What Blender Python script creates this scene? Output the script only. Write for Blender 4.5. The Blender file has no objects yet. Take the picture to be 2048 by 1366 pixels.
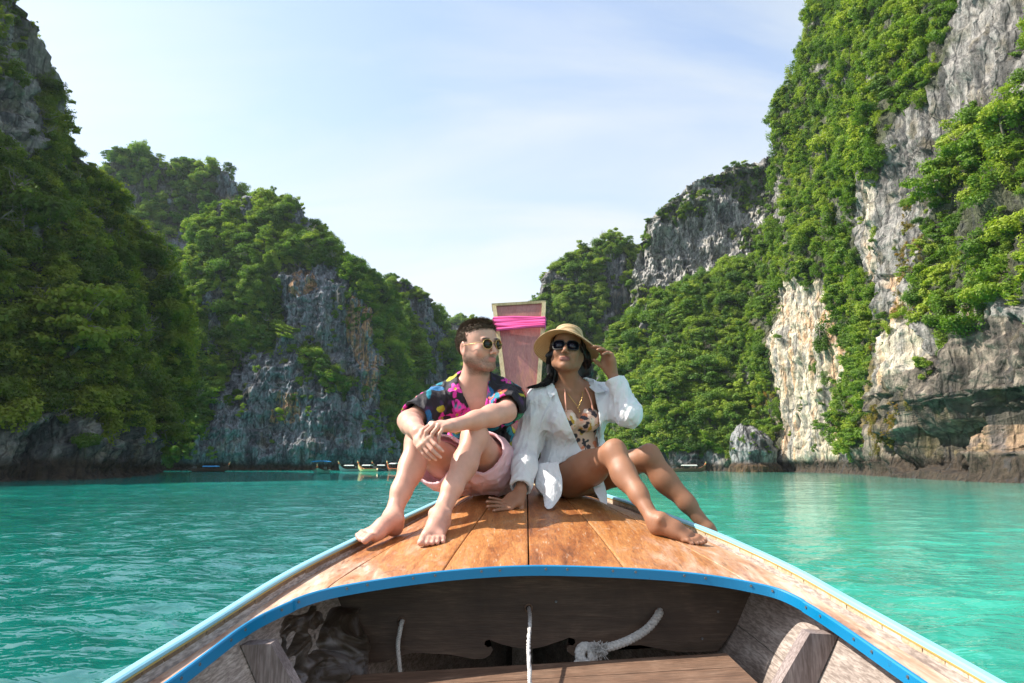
import bpy, bmesh, math, random
import numpy as np
from mathutils import Vector, Matrix
random.seed(7)
RNG = np.random.default_rng(11)
scene = bpy.context.scene
COL = scene.collection
R = math.radians

# ------------------------------------------------------------------ camera
CZ = 1.65                      # eye height above the water
F = 1365.0                     # focal length in pixels of the 2048 px wide photograph (24 mm lens)
PITCH = R(10.17)
cam_d = bpy.data.cameras.new('camera')
cam_d.lens = 24.0; cam_d.sensor_width = 36.0
cam_d.clip_start = 0.05; cam_d.clip_end = 6000
cam = bpy.data.objects.new('camera', cam_d); COL.objects.link(cam)
cam.location = (0, 0, CZ); cam.rotation_euler = (R(90) + PITCH, 0, 0)
scene.camera = cam

# ------------------------------------------------------------------ sky, sun, exposure
SUN_EL, SUN_AZ = R(46), R(-86)          # azimuth measured from +Y towards +X
world = bpy.data.worlds.new('World'); scene.world = world; world.use_nodes = True
wn, wl = world.node_tree.nodes, world.node_tree.links
wn.clear()
w_out = wn.new('ShaderNodeOutputWorld'); w_bg = wn.new('ShaderNodeBackground')
w_sky = wn.new('ShaderNodeTexSky'); w_sky.sky_type = 'NISHITA'; w_sky.sun_disc = False
w_sky.sun_elevation = SUN_EL; w_sky.sun_rotation = SUN_AZ
w_sky.air_density = 1.0; w_sky.dust_density = 1.2; w_sky.ozone_density = 1.2
w_bg.inputs['Strength'].default_value = 0.15
w_tc = wn.new('ShaderNodeTexCoord')
def wnode(t, **k):
    n = wn.new(t)
    for a, b in k.items(): setattr(n, a, b)
    return n
# thin high cloud: wispy noise on the view direction flattened like a cloud layer
w_sep = wnode('ShaderNodeSeparateXYZ'); wl.new(w_tc.outputs['Generated'], w_sep.inputs[0])
w_add = wnode('ShaderNodeMath', operation='ADD'); wl.new(w_sep.outputs['Z'], w_add.inputs[0]); w_add.inputs[1].default_value = 0.22
w_max = wnode('ShaderNodeMath', operation='MAXIMUM'); wl.new(w_add.outputs[0], w_max.inputs[0]); w_max.inputs[1].default_value = 0.12
w_dx = wnode('ShaderNodeMath', operation='DIVIDE'); wl.new(w_sep.outputs['X'], w_dx.inputs[0]); wl.new(w_max.outputs[0], w_dx.inputs[1])
w_dy = wnode('ShaderNodeMath', operation='DIVIDE'); wl.new(w_sep.outputs['Y'], w_dy.inputs[0]); wl.new(w_max.outputs[0], w_dy.inputs[1])
w_com = wnode('ShaderNodeCombineXYZ'); wl.new(w_dx.outputs[0], w_com.inputs[0]); wl.new(w_dy.outputs[0], w_com.inputs[1])
w_map = wnode('ShaderNodeMapping'); wl.new(w_com.outputs[0], w_map.inputs[0])
w_map.inputs['Rotation'].default_value = (0, 0, R(24)); w_map.inputs['Scale'].default_value = (0.55, 1.9, 1)
w_n1 = wnode('ShaderNodeTexNoise'); wl.new(w_map.outputs[0], w_n1.inputs['Vector'])
w_n1.inputs['Scale'].default_value = 1.1; w_n1.inputs['Detail'].default_value = 9; w_n1.inputs['Roughness'].default_value = 0.55; w_n1.inputs['Distortion'].default_value = 1.1
w_n2 = wnode('ShaderNodeTexNoise'); wl.new(w_com.outputs[0], w_n2.inputs['Vector'])
w_n2.inputs['Scale'].default_value = 0.45; w_n2.inputs['Detail'].default_value = 3
w_mul = wnode('ShaderNodeMath', operation='MULTIPLY'); wl.new(w_n1.outputs['Fac'], w_mul.inputs[0]); wl.new(w_n2.outputs['Fac'], w_mul.inputs[1])
w_ramp = wnode('ShaderNodeMapRange'); wl.new(w_mul.outputs[0], w_ramp.inputs['Value'])
w_ramp.inputs['From Min'].default_value = 0.16; w_ramp.inputs['From Max'].default_value = 0.34
w_ramp.inputs['To Min'].default_value = 0.24; w_ramp.inputs['To Max'].default_value = 0.95
# veil of thin cloud that whitens the sky towards the horizon
w_hz = wnode('ShaderNodeMapRange'); wl.new(w_sep.outputs['Z'], w_hz.inputs['Value'])
w_hz.inputs['From Min'].default_value = 0.0; w_hz.inputs['From Max'].default_value = 0.65
w_hz.inputs['To Min'].default_value = 0.25; w_hz.inputs['To Max'].default_value = 0.0
w_cm = wnode('ShaderNodeMath', operation='ADD', use_clamp=True); wl.new(w_ramp.outputs[0], w_cm.inputs[0]); wl.new(w_hz.outputs[0], w_cm.inputs[1])
w_mix = wnode('ShaderNodeMix', data_type='RGBA'); wl.new(w_cm.outputs[0], w_mix.inputs[0])
wl.new(w_sky.outputs[0], w_mix.inputs[6])
w_bw = wnode('ShaderNodeRGBToBW'); wl.new(w_sky.outputs[0], w_bw.inputs[0])
w_cl = wnode('ShaderNodeMix', data_type='RGBA', blend_type='ADD'); w_cl.inputs[0].default_value = 0.30; w_cl.inputs[6].default_value = (2.1, 2.35, 2.6, 1); wl.new(w_bw.outputs[0], w_cl.inputs[7])
wl.new(w_cl.outputs[2], w_mix.inputs[7])
wl.new(w_mix.outputs[2], w_bg.inputs['Color']); wl.new(w_bg.outputs[0], w_out.inputs[0])

sun_d = bpy.data.lights.new('sun', 'SUN'); sun_d.energy = 4.6; sun_d.angle = R(0.53); sun_d.color = (1.0, 0.93, 0.82)
sun = bpy.data.objects.new('sun', sun_d); COL.objects.link(sun)
SUN_DIR = Vector((math.sin(SUN_AZ) * math.cos(SUN_EL), math.cos(SUN_AZ) * math.cos(SUN_EL), math.sin(SUN_EL)))
sun.rotation_euler = SUN_DIR.to_track_quat('Z', 'Y').to_euler()
sun.location = (-30, 20, 60)

scene.view_settings.view_transform = 'Standard'; scene.view_settings.look = 'None'
scene.view_settings.gamma = 1.0; scene.view_settings.use_curve_mapping = False
scene.view_settings.exposure = 1.05
scene.cycles.max_bounces = 6; scene.cycles.diffuse_bounces = 3; scene.cycles.glossy_bounces = 3
scene.cycles.transmission_bounces = 4; scene.cycles.transparent_max_bounces = 6; scene.cycles.volume_bounces = 0
scene.cycles.use_denoising = True; scene.cycles.sample_clamp_indirect = 4.0
scene.cycles.caustics_reflective = False; scene.cycles.caustics_refractive = False

# ------------------------------------------------------------------ helpers: projection between the photo's survey points and the place
CT, ST = math.cos(PITCH), math.sin(PITCH)
def W(px, py, d):
    """point at horizontal distance d (metres along +Y) seen at photo pixel px, py"""
    u = (px - 1024) / F; v = (683 - py) / F
    dy = CT - ST * v; dz = ST + CT * v
    s = d / dy
    return np.array((u * s, d, CZ + dz * s))
def proj(P):
    P = np.asarray(P, float)
    x = P[..., 0]; y = P[..., 1]; z = P[..., 2] - CZ
    dep = np.maximum(CT * y + ST * z, 1e-3); up = -ST * y + CT * z
    return 1024 + F * x / dep, 683 - F * up / dep
def inpoly(px, py, poly):
    c = np.zeros(px.shape, bool); n = len(poly)
    for i in range(n):
        x0, y0 = poly[i]; x1, y1 = poly[(i + 1) % n]
        if y0 == y1: continue
        k = ((y0 > py) != (y1 > py)) & (px < (x1 - x0) * (py - y0) / (y1 - y0) + x0)
        c ^= k
    return c

def _hash(i, j, k, s):
    h = (i.astype(np.int64) * 374761393 + j.astype(np.int64) * 668265263 + k.astype(np.int64) * 2147483647 + s * 974634777) & 0xffffffff
    h = ((h ^ (h >> 13)) * 1274126177) & 0xffffffff
    h = (h ^ (h >> 16)) & 0xffffffff
    return h.astype(np.float64) / 4294967295.0
def vnoise(x, y, z, seed=0):
    """smooth value noise, -1..1"""
    x = np.asarray(x, float); y = np.asarray(y, float); z = np.asarray(z, float)
    x, y, z = np.broadcast_arrays(x, y, z)
    i, j, k = np.floor(x), np.floor(y), np.floor(z)
    fx, fy, fz = x - i, y - j, z - k
    fx = fx * fx * fx * (fx * (fx * 6 - 15) + 10); fy = fy * fy * fy * (fy * (fy * 6 - 15) + 10); fz = fz * fz * (3 - 2 * fz)
    i = i.astype(np.int64); j = j.astype(np.int64); k = k.astype(np.int64)
    r = 0
    for a in (0, 1):
        wa = fx if a else 1 - fx
        for b in (0, 1):
            wb = fy if b else 1 - fy
            for c in (0, 1):
                wc = fz if c else 1 - fz
                r = r + wa * wb * wc * _hash(i + a, j + b, k + c, seed)
    return r * 2 - 1
def fbm(x, y, z, oct=4, seed=0, gain=0.5):
    r = 0; a = 1.0; t = 0
    for o in range(oct):
        r = r + a * vnoise(x * 2 ** o + o * 17.3, y * 2 ** o + o * 7.1, z * 2 ** o - o * 5.7, seed + o); t += a; a *= gain
    return r / t
def smooth(e0, e1, x):
    t = np.clip((x - e0) / (e1 - e0), 0, 1); return t * t * (3 - 2 * t)

# ------------------------------------------------------------------ helpers: objects
def tag(o, label=None, cat=None, group=None, kind=None):
    if label: o['label'] = label
    if cat: o['category'] = cat
    if group: o['group'] = group
    if kind: o['kind'] = kind
    return o
def empty(name, loc, label=None, cat=None, group=None):
    o = bpy.data.objects.new(name, None); COL.objects.link(o); o.location = loc; o.empty_display_size = 0.1
    return tag(o, label, cat, group)
def link(name, me, mat=None, parent=None, loc=None):
    """link a mesh given in WORLD coordinates (or in the parent's frame when the parent is an Empty with only a location)"""
    o = bpy.data.objects.new(name, me); COL.objects.link(o)
    if mat is not None:
        me.materials.clear()
        for m in (mat if isinstance(mat, (list, tuple)) else [mat]): me.materials.append(m)
    if parent is not None:
        o.parent = parent
        o.matrix_parent_inverse = Matrix.Identity(4)
        off = Vector((0, 0, 0)); p = parent
        while p is not None: off += p.location; p = p.parent
        o.location = -off
        if loc is not None: o.location = Vector(loc) - off
    elif loc is not None: o.location = loc
    return o
def mesh_np(name, V, Q, smooth_=True, colors=None, cname='Col'):
    """mesh from numpy arrays: V (n,3), Q (m,4) or (m,3)"""
    me = bpy.data.meshes.new(name); V = np.asarray(V, np.float32); Q = np.asarray(Q, np.int32)
    k = Q.shape[1] if len(Q) else 4
    me.vertices.add(len(V)); me.vertices.foreach_set('co', V.ravel())
    me.loops.add(Q.size); me.loops.foreach_set('vertex_index', Q.ravel())
    me.polygons.add(len(Q)); me.polygons.foreach_set('loop_start', np.arange(0, Q.size, k, dtype=np.int32))
    me.polygons.foreach_set('loop_total', np.full(len(Q), k, np.int32))
    me.update(calc_edges=True)
    if smooth_: me.polygons.foreach_set('use_smooth', np.ones(len(Q), bool))
    if colors is not None:
        c = np.ones((len(V), 4), np.float32); c[:, :colors.shape[1]] = colors
        a = me.color_attributes.new(cname, 'FLOAT_COLOR', 'POINT'); a.data.foreach_set('color', c.ravel())
    me.validate()
    return me
def pydata(name, V, Fc, smooth_=False):
    me = bpy.data.meshes.new(name); me.from_pydata([tuple(v) for v in V], [], [tuple(f) for f in Fc])
    me.update()
    bm = bmesh.new(); bm.from_mesh(me); bmesh.ops.recalc_face_normals(bm, faces=bm.faces); bm.to_mesh(me); bm.free()
    if smooth_: me.polygons.foreach_set('use_smooth', np.ones(len(me.polygons), bool))
    return me
def sweep(path, prof, closed=True, caps=True, up=(0, 0, 1), radii=None):
    """sweep a 2D profile (list of (side, up)) along a path; returns V, F"""
    path = [Vector(p) for p in path]; n = len(path); m = len(prof); V = []; Fc = []
    up = Vector(up)
    for i, p in enumerate(path):
        t = (path[min(i + 1, n - 1)] - path[max(i - 1, 0)]).normalized()
        s = t.cross(up)
        if s.length < 1e-4: s = t.cross(Vector((0, 1, 0)))
        s.normalize(); u = s.cross(t).normalized()
        r = 1 if radii is None else radii[i]
        for a, b in prof: V.append(p + s * a * r + u * b * r)
    for i in range(n - 1):
        for j in range(m if closed else m - 1):
            a = i * m + j; b = i * m + (j + 1) % m
            Fc.append((a, b, b + m, a + m))
    if caps and closed:
        Fc.append(tuple(range(m - 1, -1, -1))); Fc.append(tuple((n - 1) * m + j for j in range(m)))
    return V, Fc
def circ(r, k=10): return [(r * math.cos(2 * math.pi * i / k), r * math.sin(2 * math.pi * i / k)) for i in range(k)]
def tube(path, r, k=10, radii=None): return sweep(path, circ(r, k), radii=radii)
def join(parts):
    V = []; Fc = []
    for v, f in parts:
        o = len(V); V += list(v); Fc += [tuple(i + o for i in q) for q in f]
    return V, Fc
def boxvf(c, s, rot=None):
    V = []
    for x in (-1, 1):
        for y in (-1, 1):
            for z in (-1, 1):
                v = Vector((x * s[0] / 2, y * s[1] / 2, z * s[2] / 2))
                if rot is not None: v = rot @ v
                V.append(v + Vector(c))
    return V, [(0, 1, 3, 2), (4, 6, 7, 5), (0, 4, 5, 1), (2, 3, 7, 6), (0, 2, 6, 4), (1, 5, 7, 3)]
def catmull(pts, n):
    """resample a polyline smoothly to n points"""
    P = np.asarray(pts, float); m = len(P)
    t = np.linspace(0, m - 1, n); i = np.clip(np.floor(t).astype(int), 0, m - 2); f = (t - i)[:, None]
    p0 = P[np.maximum(i - 1, 0)]; p1 = P[i]; p2 = P[i + 1]; p3 = P[np.minimum(i + 2, m - 1)]
    return 0.5 * (2 * p1 + (p2 - p0) * f + (2 * p0 - 5 * p1 + 4 * p2 - p3) * f ** 2 + (3 * p1 - p0 - 3 * p2 + p3) * f ** 3)

# ------------------------------------------------------------------ helpers: materials
class NT:
    def __init__(s, name):
        s.m = bpy.data.materials.new(name); s.m.use_nodes = True
        s.t = s.m.node_tree; s.t.nodes.clear(); s.out = s.t.nodes.new('ShaderNodeOutputMaterial')
    def n(s, t, ins=None, **k):
        nd = s.t.nodes.new(t)
        for a, b in k.items(): setattr(nd, a, b)
        for a, b in (ins or {}).items(): s.set(nd.inputs[a], b)
        return nd
    def set(s, inp, v):
        if isinstance(v, bpy.types.NodeSocket): s.t.links.new(v, inp)
        elif isinstance(v, (tuple, list)) and len(v) == 3 and inp.type == 'RGBA': inp.default_value = (*v, 1)
        else: inp.default_value = v
    def math(s, op, a, b=None, clamp=False):
        nd = s.n('ShaderNodeMath', operation=op, use_clamp=clamp); s.set(nd.inputs[0], a)
        if b is not None: s.set(nd.inputs[1], b)
        return nd.outputs[0]
    def mix(s, f, a, b, blend='MIX'):
        nd = s.n('ShaderNodeMix', data_type='RGBA', blend_type=blend)
        s.set(nd.inputs[0], f); s.set(nd.inputs[6], a); s.set(nd.inputs[7], b); return nd.outputs[2]
    def noise(s, vec=None, scale=5, detail=4, rough=0.5, dist=0, dim='3D'):
        nd = s.n('ShaderNodeTexNoise', noise_dimensions=dim)
        if vec is not None: s.set(nd.inputs['Vector'], vec)
        nd.inputs['Scale'].default_value = scale; nd.inputs['Detail'].default_value = detail
        nd.inputs['Roughness'].default_value = rough; nd.inputs['Distortion'].default_value = dist
        return nd.outputs['Fac']
    def pos(s, scale=(1, 1, 1), rot=(0, 0, 0), obj=False):
        if obj: src = s.n('ShaderNodeTexCoord').outputs['Object']
        else: src = s.n('ShaderNodeNewGeometry').outputs['Position']
        mp = s.n('ShaderNodeMapping'); s.set(mp.inputs[0], src)
        mp.inputs['Scale'].default_value = scale; mp.inputs['Rotation'].default_value = rot
        return mp.outputs[0]
    def ramp(s, f, *stops, interp='LINEAR'):
        nd = s.n('ShaderNodeValToRGB'); s.set(nd.inputs[0], f); cr = nd.color_ramp; cr.interpolation = interp
        while len(cr.elements) < len(stops): cr.elements.new(0.5)
        for e, (p, c) in zip(cr.elements, stops): e.position = p; e.color = (*c, 1) if len(c) == 3 else c
        return nd.outputs[0]
    def rng(s, v, a, b, c=0.0, d=1.0):
        nd = s.n('ShaderNodeMapRange'); s.set(nd.inputs[0], v)
        for i, q in enumerate((a, b, c, d)): nd.inputs[i + 1].default_value = q
        return nd.outputs[0]
    def attr(s, name='Col'): return s.n('ShaderNodeAttribute', attribute_name=name).outputs['Color']
    def bump(s, h, strength=0.5, dist=0.01, normal=None):
        nd = s.n('ShaderNodeBump'); s.set(nd.inputs['Height'], h); nd.inputs['Strength'].default_value = strength; nd.inputs['Distance'].default_value = dist
        if normal is not None: s.set(nd.inputs['Normal'], normal)
        return nd.outputs[0]
    def pbr(s, col, rough=0.6, normal=None, **k):
        p = s.n('ShaderNodeBsdfPrincipled'); s.set(p.inputs['Base Color'], col); s.set(p.inputs['Roughness'], rough)
        if normal is not None: s.set(p.inputs['Normal'], normal)
        for a, b in k.items(): s.set(p.inputs[a.replace('_', ' ')], b)
        s.t.links.new(p.outputs[0], s.out.inputs[0]); return p
def simple(name, col, rough=0.6, noise_amt=0.15, scale=30, **k):
    t = NT(name); n = t.noise(t.pos(obj=True), scale, 5)
    lo = tuple(c * (1 - noise_amt) for c in col); hi = tuple(min(1, c * (1 + noise_amt)) for c in col)
    t.pbr(t.ramp(n, (0.3, lo), (0.7, hi)), rough, t.bump(n, 0.15, 0.004), **k)
    return t.m
# ================================================================== SETTING: water
def build_water():
    ang = np.concatenate([np.linspace(R(-80), R(-42), 30)[:-1], np.linspace(R(-42), R(42), 500), np.linspace(R(42), R(80), 30)[1:]])
    r = np.concatenate([np.geomspace(1.0, 3.6, 20)[:-1], np.geomspace(3.6, 70, 640)[:-1], np.geomspace(70, 1200, 90)])
    na, nr = len(ang), len(r)
    A, Rr = np.meshgrid(ang, r)
    X = Rr * np.sin(A); Y = Rr * np.cos(A) - 0.3
    step = np.gradient(r)[:, None] * np.ones(na)
    lee = 1 - 0.55 * smooth(0, 9, X)
    gust = 0.75 + 0.5 * fbm(X * .07, Y * .12, 0 * X, 2, 77)
    Z = 0 * X
    for lx, ly, amp, rot, sd in ((3.2, 1.6, 0.042, 0.15, 1), (1.5, 0.85, 0.044, -0.2, 2), (0.80, 0.46, 0.038, 0.22, 3), (0.42, 0.26, 0.015, -0.1, 4)):
        c_, s_ = math.cos(rot), math.sin(rot)
        u = (X * c_ + Y * s_); v = (-X * s_ + Y * c_)
        u = u + 0.25 * lx * vnoise(u / lx * .7, v / ly * .5, 0 * X, sd + 40)
        n = 1.25 * vnoise(u / lx * 1.2 + 5, v / ly * 1.2, 0 * X, sd + 9) + .35 * (1 - 2 * np.abs(vnoise(u / lx, v / ly, 0 * X, sd)))
        Z += amp * n * smooth(0.42 * ly, 0.16 * ly, step)
    Z *= lee * gust
    V = np.stack([X, Y, Z], -1).reshape(-1, 3)
    i = np.arange(nr * na).reshape(nr, na)
    Q = np.stack([i[:-1, :-1], i[:-1, 1:], i[1:, 1:], i[1:, :-1]], -1).reshape(-1, 4)
    t = NT('sea_water')
    p = t.n('ShaderNodeNewGeometry').outputs['Position']
    # colour of the water body: deep teal on the left, pale sand-bottomed turquoise on the right and along the far shore
    sep = t.n('ShaderNodeSeparateXYZ'); t.set(sep.inputs[0], p)
    big = t.noise(t.pos((0.05, 0.10, 0)), 1.0, 3, 0.5, 0.6)
    wob = t.math('MULTIPLY', t.math('SUBTRACT', big, 0.5), 14.0)
    xs = t.math('ADD', sep.outputs[0], wob)
    right = t.rng(xs, -4.0, 9.0)
    far = t.rng(t.math('ADD', sep.outputs[1], t.math('MULTIPLY', wob, 1.5)), 30, 110)
    lee = t.math('MULTIPLY', t.rng(t.math('ADD', sep.outputs[0], t.math('MULTIPLY', sep.outputs[1], 0.16)), 22, 48), 1.0, True)
    col = t.mix(right, (0.003, 0.135, 0.112), (0.050, 0.42, 0.32))
    col = t.mix(far, col, (0.004, 0.38, 0.33))
    col = t.mix(t.math('MULTIPLY', lee, 0.75), col, (0.12, 0.36, 0.26))
    patch = t.noise(t.pos((0.35, 0.9, 0)), 1.0, 4, 0.6, 1.0)
    col = t.mix(t.rng(patch, 0.35, 0.75, 0.0, 0.45), col, t.mix(right, (0.001, 0.045, 0.042), (0.008, 0.17, 0.14)))
    # ripples
    n1 = t.noise(t.pos((0.9, 1.8, 1), (0, 0, R(8))), 1.3, 2, 0.5, 0.7)
    n2 = t.noise(t.pos((2.0, 4.0, 1), (0, 0, R(-12))), 2.2, 2, 0.5, 0.5)
    h = t.math('ADD', t.math('MULTIPLY', n1, 1.0), t.math('MULTIPLY', n2, 0.42))
    calm = t.rng(xs, -2.0, 10.0, 1.0, 0.45)
    h = t.math('MULTIPLY', h, calm)
    nrm = t.bump(h, 1.0, 0.07)
    pr = t.pbr(col, 0.02, nrm, IOR=2.1)
    pr.inputs['Specular IOR Level'].default_value = 0.45
    o = link('sea_water', mesh_np('sea_water', V, Q), t.m); tag(o, kind='structure')
    bed = pydata('sea_bed', [(-1380, -380, -6), (1380, -380, -6), (1380, 1880, -6), (-1380, 1880, -6)], [(0, 1, 2, 3)])
    tag(link('sea_bed', bed, simple('sand', (0.45, 0.40, 0.30))), kind='structure')
    outer = pydata('open_sea', [(-1400, -400, -0.14), (1400, -400, -0.14), (1400, 1900, -0.14), (-1400, 1900, -0.14)], [(0, 1, 2, 3)])
    tag(link('open_sea', outer, t.m), kind='structure')
build_water()

# ================================================================== SETTING: limestone cliffs
def rock_material(name, tint=(1, 1, 1)):
    t = NT(name); c = t.attr('Col')
    st = t.noise(t.pos((0.9, 0.9, 0.10)), 1.6, 8, 0.62, 0.4)
    fn = t.noise(t.pos((1, 1, 0.6)), 1.7, 8, 0.65)
    cr = t.n('ShaderNodeTexVoronoi', feature='DISTANCE_TO_EDGE'); t.set(cr.inputs['Vector'], t.pos((0.8, 0.8, 0.30))); cr.inputs['Scale'].default_value = 0.55
    crack = t.rng(cr.outputs['Distance'], 0.0, 0.07, 0.18, 1.0)
    c = t.mix(1.0, c, t.ramp(st, (0.30, (0.45, 0.45, 0.47)), (0.52, (1, 1, 1)), (0.72, (1.25, 1.2, 1.15))), 'MULTIPLY')
    c = t.mix(1.0, c, t.ramp(fn, (0.32, (0.55, 0.55, 0.55)), (0.6, (1.15, 1.15, 1.15))), 'MULTIPLY')
    c = t.mix(0.6, c, t.n('ShaderNodeCombineColor', {0: crack, 1: crack, 2: crack}).outputs[0], 'MULTIPLY')
    sk = t.noise(t.pos((1.0, 1.0, 0.05)), 1.1, 6, 0.6, 0.5); c = t.mix(t.rng(sk, 0.56, 0.66, 0.0, 0.65), c, (0.045, 0.045, 0.05))
    h = t.math('ADD', t.math('MULTIPLY', st, 1.0), t.math('ADD', t.math('MULTIPLY', fn, 0.8), t.math('MULTIPLY', crack, 0.35)))
    t.pbr(c, 0.9, t.bump(h, 0.9, 0.9)); return t.m
ROCK = rock_material('limestone'); CL = {}

def leaf_material(name, dark, light, yellow, trans=0.35):
    t = NT(name)
    oi = t.n('ShaderNodeObjectInfo').outputs['Random']
    big = t.noise(t.pos((0.06, 0.06, 0.06)), 1.0, 3)
    leaf = t.noise(t.pos((1, 1, 1)), 2.2, 3, 0.6)
    f = t.math('ADD', t.math('MULTIPLY', oi, 0.55), t.math('ADD', t.math('MULTIPLY', big, 0.45), t.math('MULTIPLY', leaf, 0.35)))
    c = t.ramp(f, (0.25, dark), (0.62, light), (0.95, yellow))
    d = t.n('ShaderNodeBsdfDiffuse'); t.set(d.inputs[0], c)
    tr = t.n('ShaderNodeBsdfTranslucent'); t.set(tr.inputs[0], t.mix(1.0, c, (1.3, 1.5, 0.55), 'MULTIPLY'))
    gl = t.n('ShaderNodeBsdfGlossy'); gl.inputs['Roughness'].default_value = 0.6; gl.inputs[0].default_value = (0.9, 1, 0.9, 1)
    m1 = t.n('ShaderNodeMixShader'); m1.inputs[0].default_value = trans; t.set(m1.inputs[1], d.outputs[0]); t.set(m1.inputs[2], tr.outputs[0])
    m2 = t.n('ShaderNodeMixShader'); m2.inputs[0].default_value = 0.02; t.set(m2.inputs[1], m1.outputs[0]); t.set(m2.inputs[2], gl.outputs[0])
    t.t.links.new(m2.outputs[0], t.out.inputs[0]); return t.m
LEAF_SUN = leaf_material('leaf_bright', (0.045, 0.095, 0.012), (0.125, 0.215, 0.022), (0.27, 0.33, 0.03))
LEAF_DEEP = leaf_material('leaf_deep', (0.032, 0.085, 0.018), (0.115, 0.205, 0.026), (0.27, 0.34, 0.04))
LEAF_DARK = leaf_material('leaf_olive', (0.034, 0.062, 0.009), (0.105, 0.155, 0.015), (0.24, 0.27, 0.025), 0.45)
LEAF_RUST = leaf_material('leaf_rust', (0.10, 0.10, 0.02), (0.22, 0.17, 0.03), (0.34, 0.20, 0.04))
BARK = simple('bark', (0.16, 0.13, 0.10), 0.9, 0.4, 3)

def crown_mesh(name, kind, n, rng, leaf=0.12):
    """unit-radius crown of leaf-sized faces spread over many uneven lobes"""
    lobes = []
    if kind == 'dome':
        for i in range(13):
            d = rng.normal(size=3); d /= np.linalg.norm(d); d[2] = abs(d[2]) * 0.8 - 0.1
            lobes.append((d * rng.uniform(0.35, 0.78), rng.uniform(0.25, 0.45), 0.7))
    elif kind == 'tier':
        for z in (-0.45, -0.1, 0.25, 0.55):
            for i in range(5):
                a = rng.uniform(0, 6.28); rr = rng.uniform(0.2, 0.85) * (1.05 - max(z, 0))
                lobes.append((np.array((math.cos(a) * rr, math.sin(a) * rr, z + rng.uniform(-.08, .08))), rng.uniform(0.26, 0.42), 0.35))
    elif kind == 'hang':
        for i in range(14):
            a = rng.uniform(0, 6.28); rr = rng.uniform(0.1, 0.55)
            lobes.append((np.array((math.cos(a) * rr, math.sin(a) * rr, rng.uniform(-1.5, 0.6))), rng.uniform(0.22, 0.36), 1.6))
    else:
        for i in range(9):
            d = rng.normal(size=3); d /= np.linalg.norm(d)
            lobes.append((d * rng.uniform(0.3, 0.95), rng.uniform(0.16, 0.36), 0.8))
    V = np.zeros((n * 4, 3)); li = rng.integers(0, len(lobes), n)
    C = np.array([l[0] for l in lobes])[li]; rad = np.array([l[1] for l in lobes])[li]; sq = np.array([l[2] for l in lobes])[li]
    d = rng.normal(size=(n, 3)); d /= np.linalg.norm(d, axis=1)[:, None]
    rr = rng.uniform(0.45, 1.12, n) + 0.35 * rng.random(n) ** 5
    P = C + d * (rad * rr)[:, None] * np.stack([np.ones(n), np.ones(n), sq], 1)
    nr = d + rng.normal(size=(n, 3)) * 0.55 + np.array((0, 0, 0.55)); nr /= np.linalg.norm(nr, axis=1)[:, None]
    a = np.cross(nr, rng.normal(size=(n, 3))); a /= np.linalg.norm(a, axis=1)[:, None]; b = np.cross(nr, a)
    L = leaf * rng.uniform(0.6, 1.4, n)[:, None]; Wd = L * rng.uniform(0.4, 0.75, n)[:, None]
    V[0::4] = P - a * L; V[1::4] = P - b * Wd + a * L * 0.1 - nr * L * 0.2; V[2::4] = P + a * L; V[3::4] = P + b * Wd + a * L * 0.1 - nr * L * 0.2
    Q = np.arange(n * 4).reshape(n, 4)
    return mesh_np(name, V, Q, False)

crng = np.random.default_rng(3)
CROWNS = {}
def crown_set(key, mat, specs):
    c = bpy.data.collections.new(key)           # not linked to the scene: only a store for the scatter
    for i, (k, n, lf) in enumerate(specs):
        me = crown_mesh('leaf_clump', k, n, crng, lf); me.materials.append(mat)
        o = bpy.data.objects.new('leaf_clump', me); c.objects.link(o)
    CROWNS[key] = c
SPEC = [('dome', 1700, 0.066), ('tier', 1700, 0.070), ('hang', 1700, 0.066), ('rag', 1300, 0.070), ('dome', 1900, 0.064), ('rag', 1300, 0.066)]
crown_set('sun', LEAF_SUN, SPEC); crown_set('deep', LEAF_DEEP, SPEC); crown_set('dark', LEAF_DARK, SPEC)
crown_set('rust', LEAF_RUST, [('hang', 800, 0.07), ('rag', 700, 0.07)])

def twig_mesh():
    parts = []
    for k in range(7):
        a = crng.uniform(0, 6.28); d = np.array((math.cos(a), math.sin(a), crng.uniform(.1, 1.2))); p = np.zeros(3); pts_ = [tuple(p)]
        for j in range(4): d = d + crng.normal(size=3) * .3; p = p + d / np.linalg.norm(d) * .28; pts_.append(tuple(p))
        parts.append(tube(pts_, .026, 4, radii=[1, .8, .6, .4, .2]))
        for j in (2, 3): q = np.array(pts_[j]); parts.append(tube([tuple(q), tuple(q + crng.normal(size=3) * .16), tuple(q + crng.normal(size=3) * .3)], .012, 3, radii=[1, .7, .3]))
    return pydata('bare_branch', *join(parts))
c_tw = bpy.data.collections.new('twig')
for i in range(3): me = twig_mesh(); me.materials.append(simple('pale_twig', (.20, .17, .14), .9, .3, 3)); c_tw.objects.link(bpy.data.objects.new('bare_branch', me))
CROWNS['twig'] = c_tw

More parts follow.
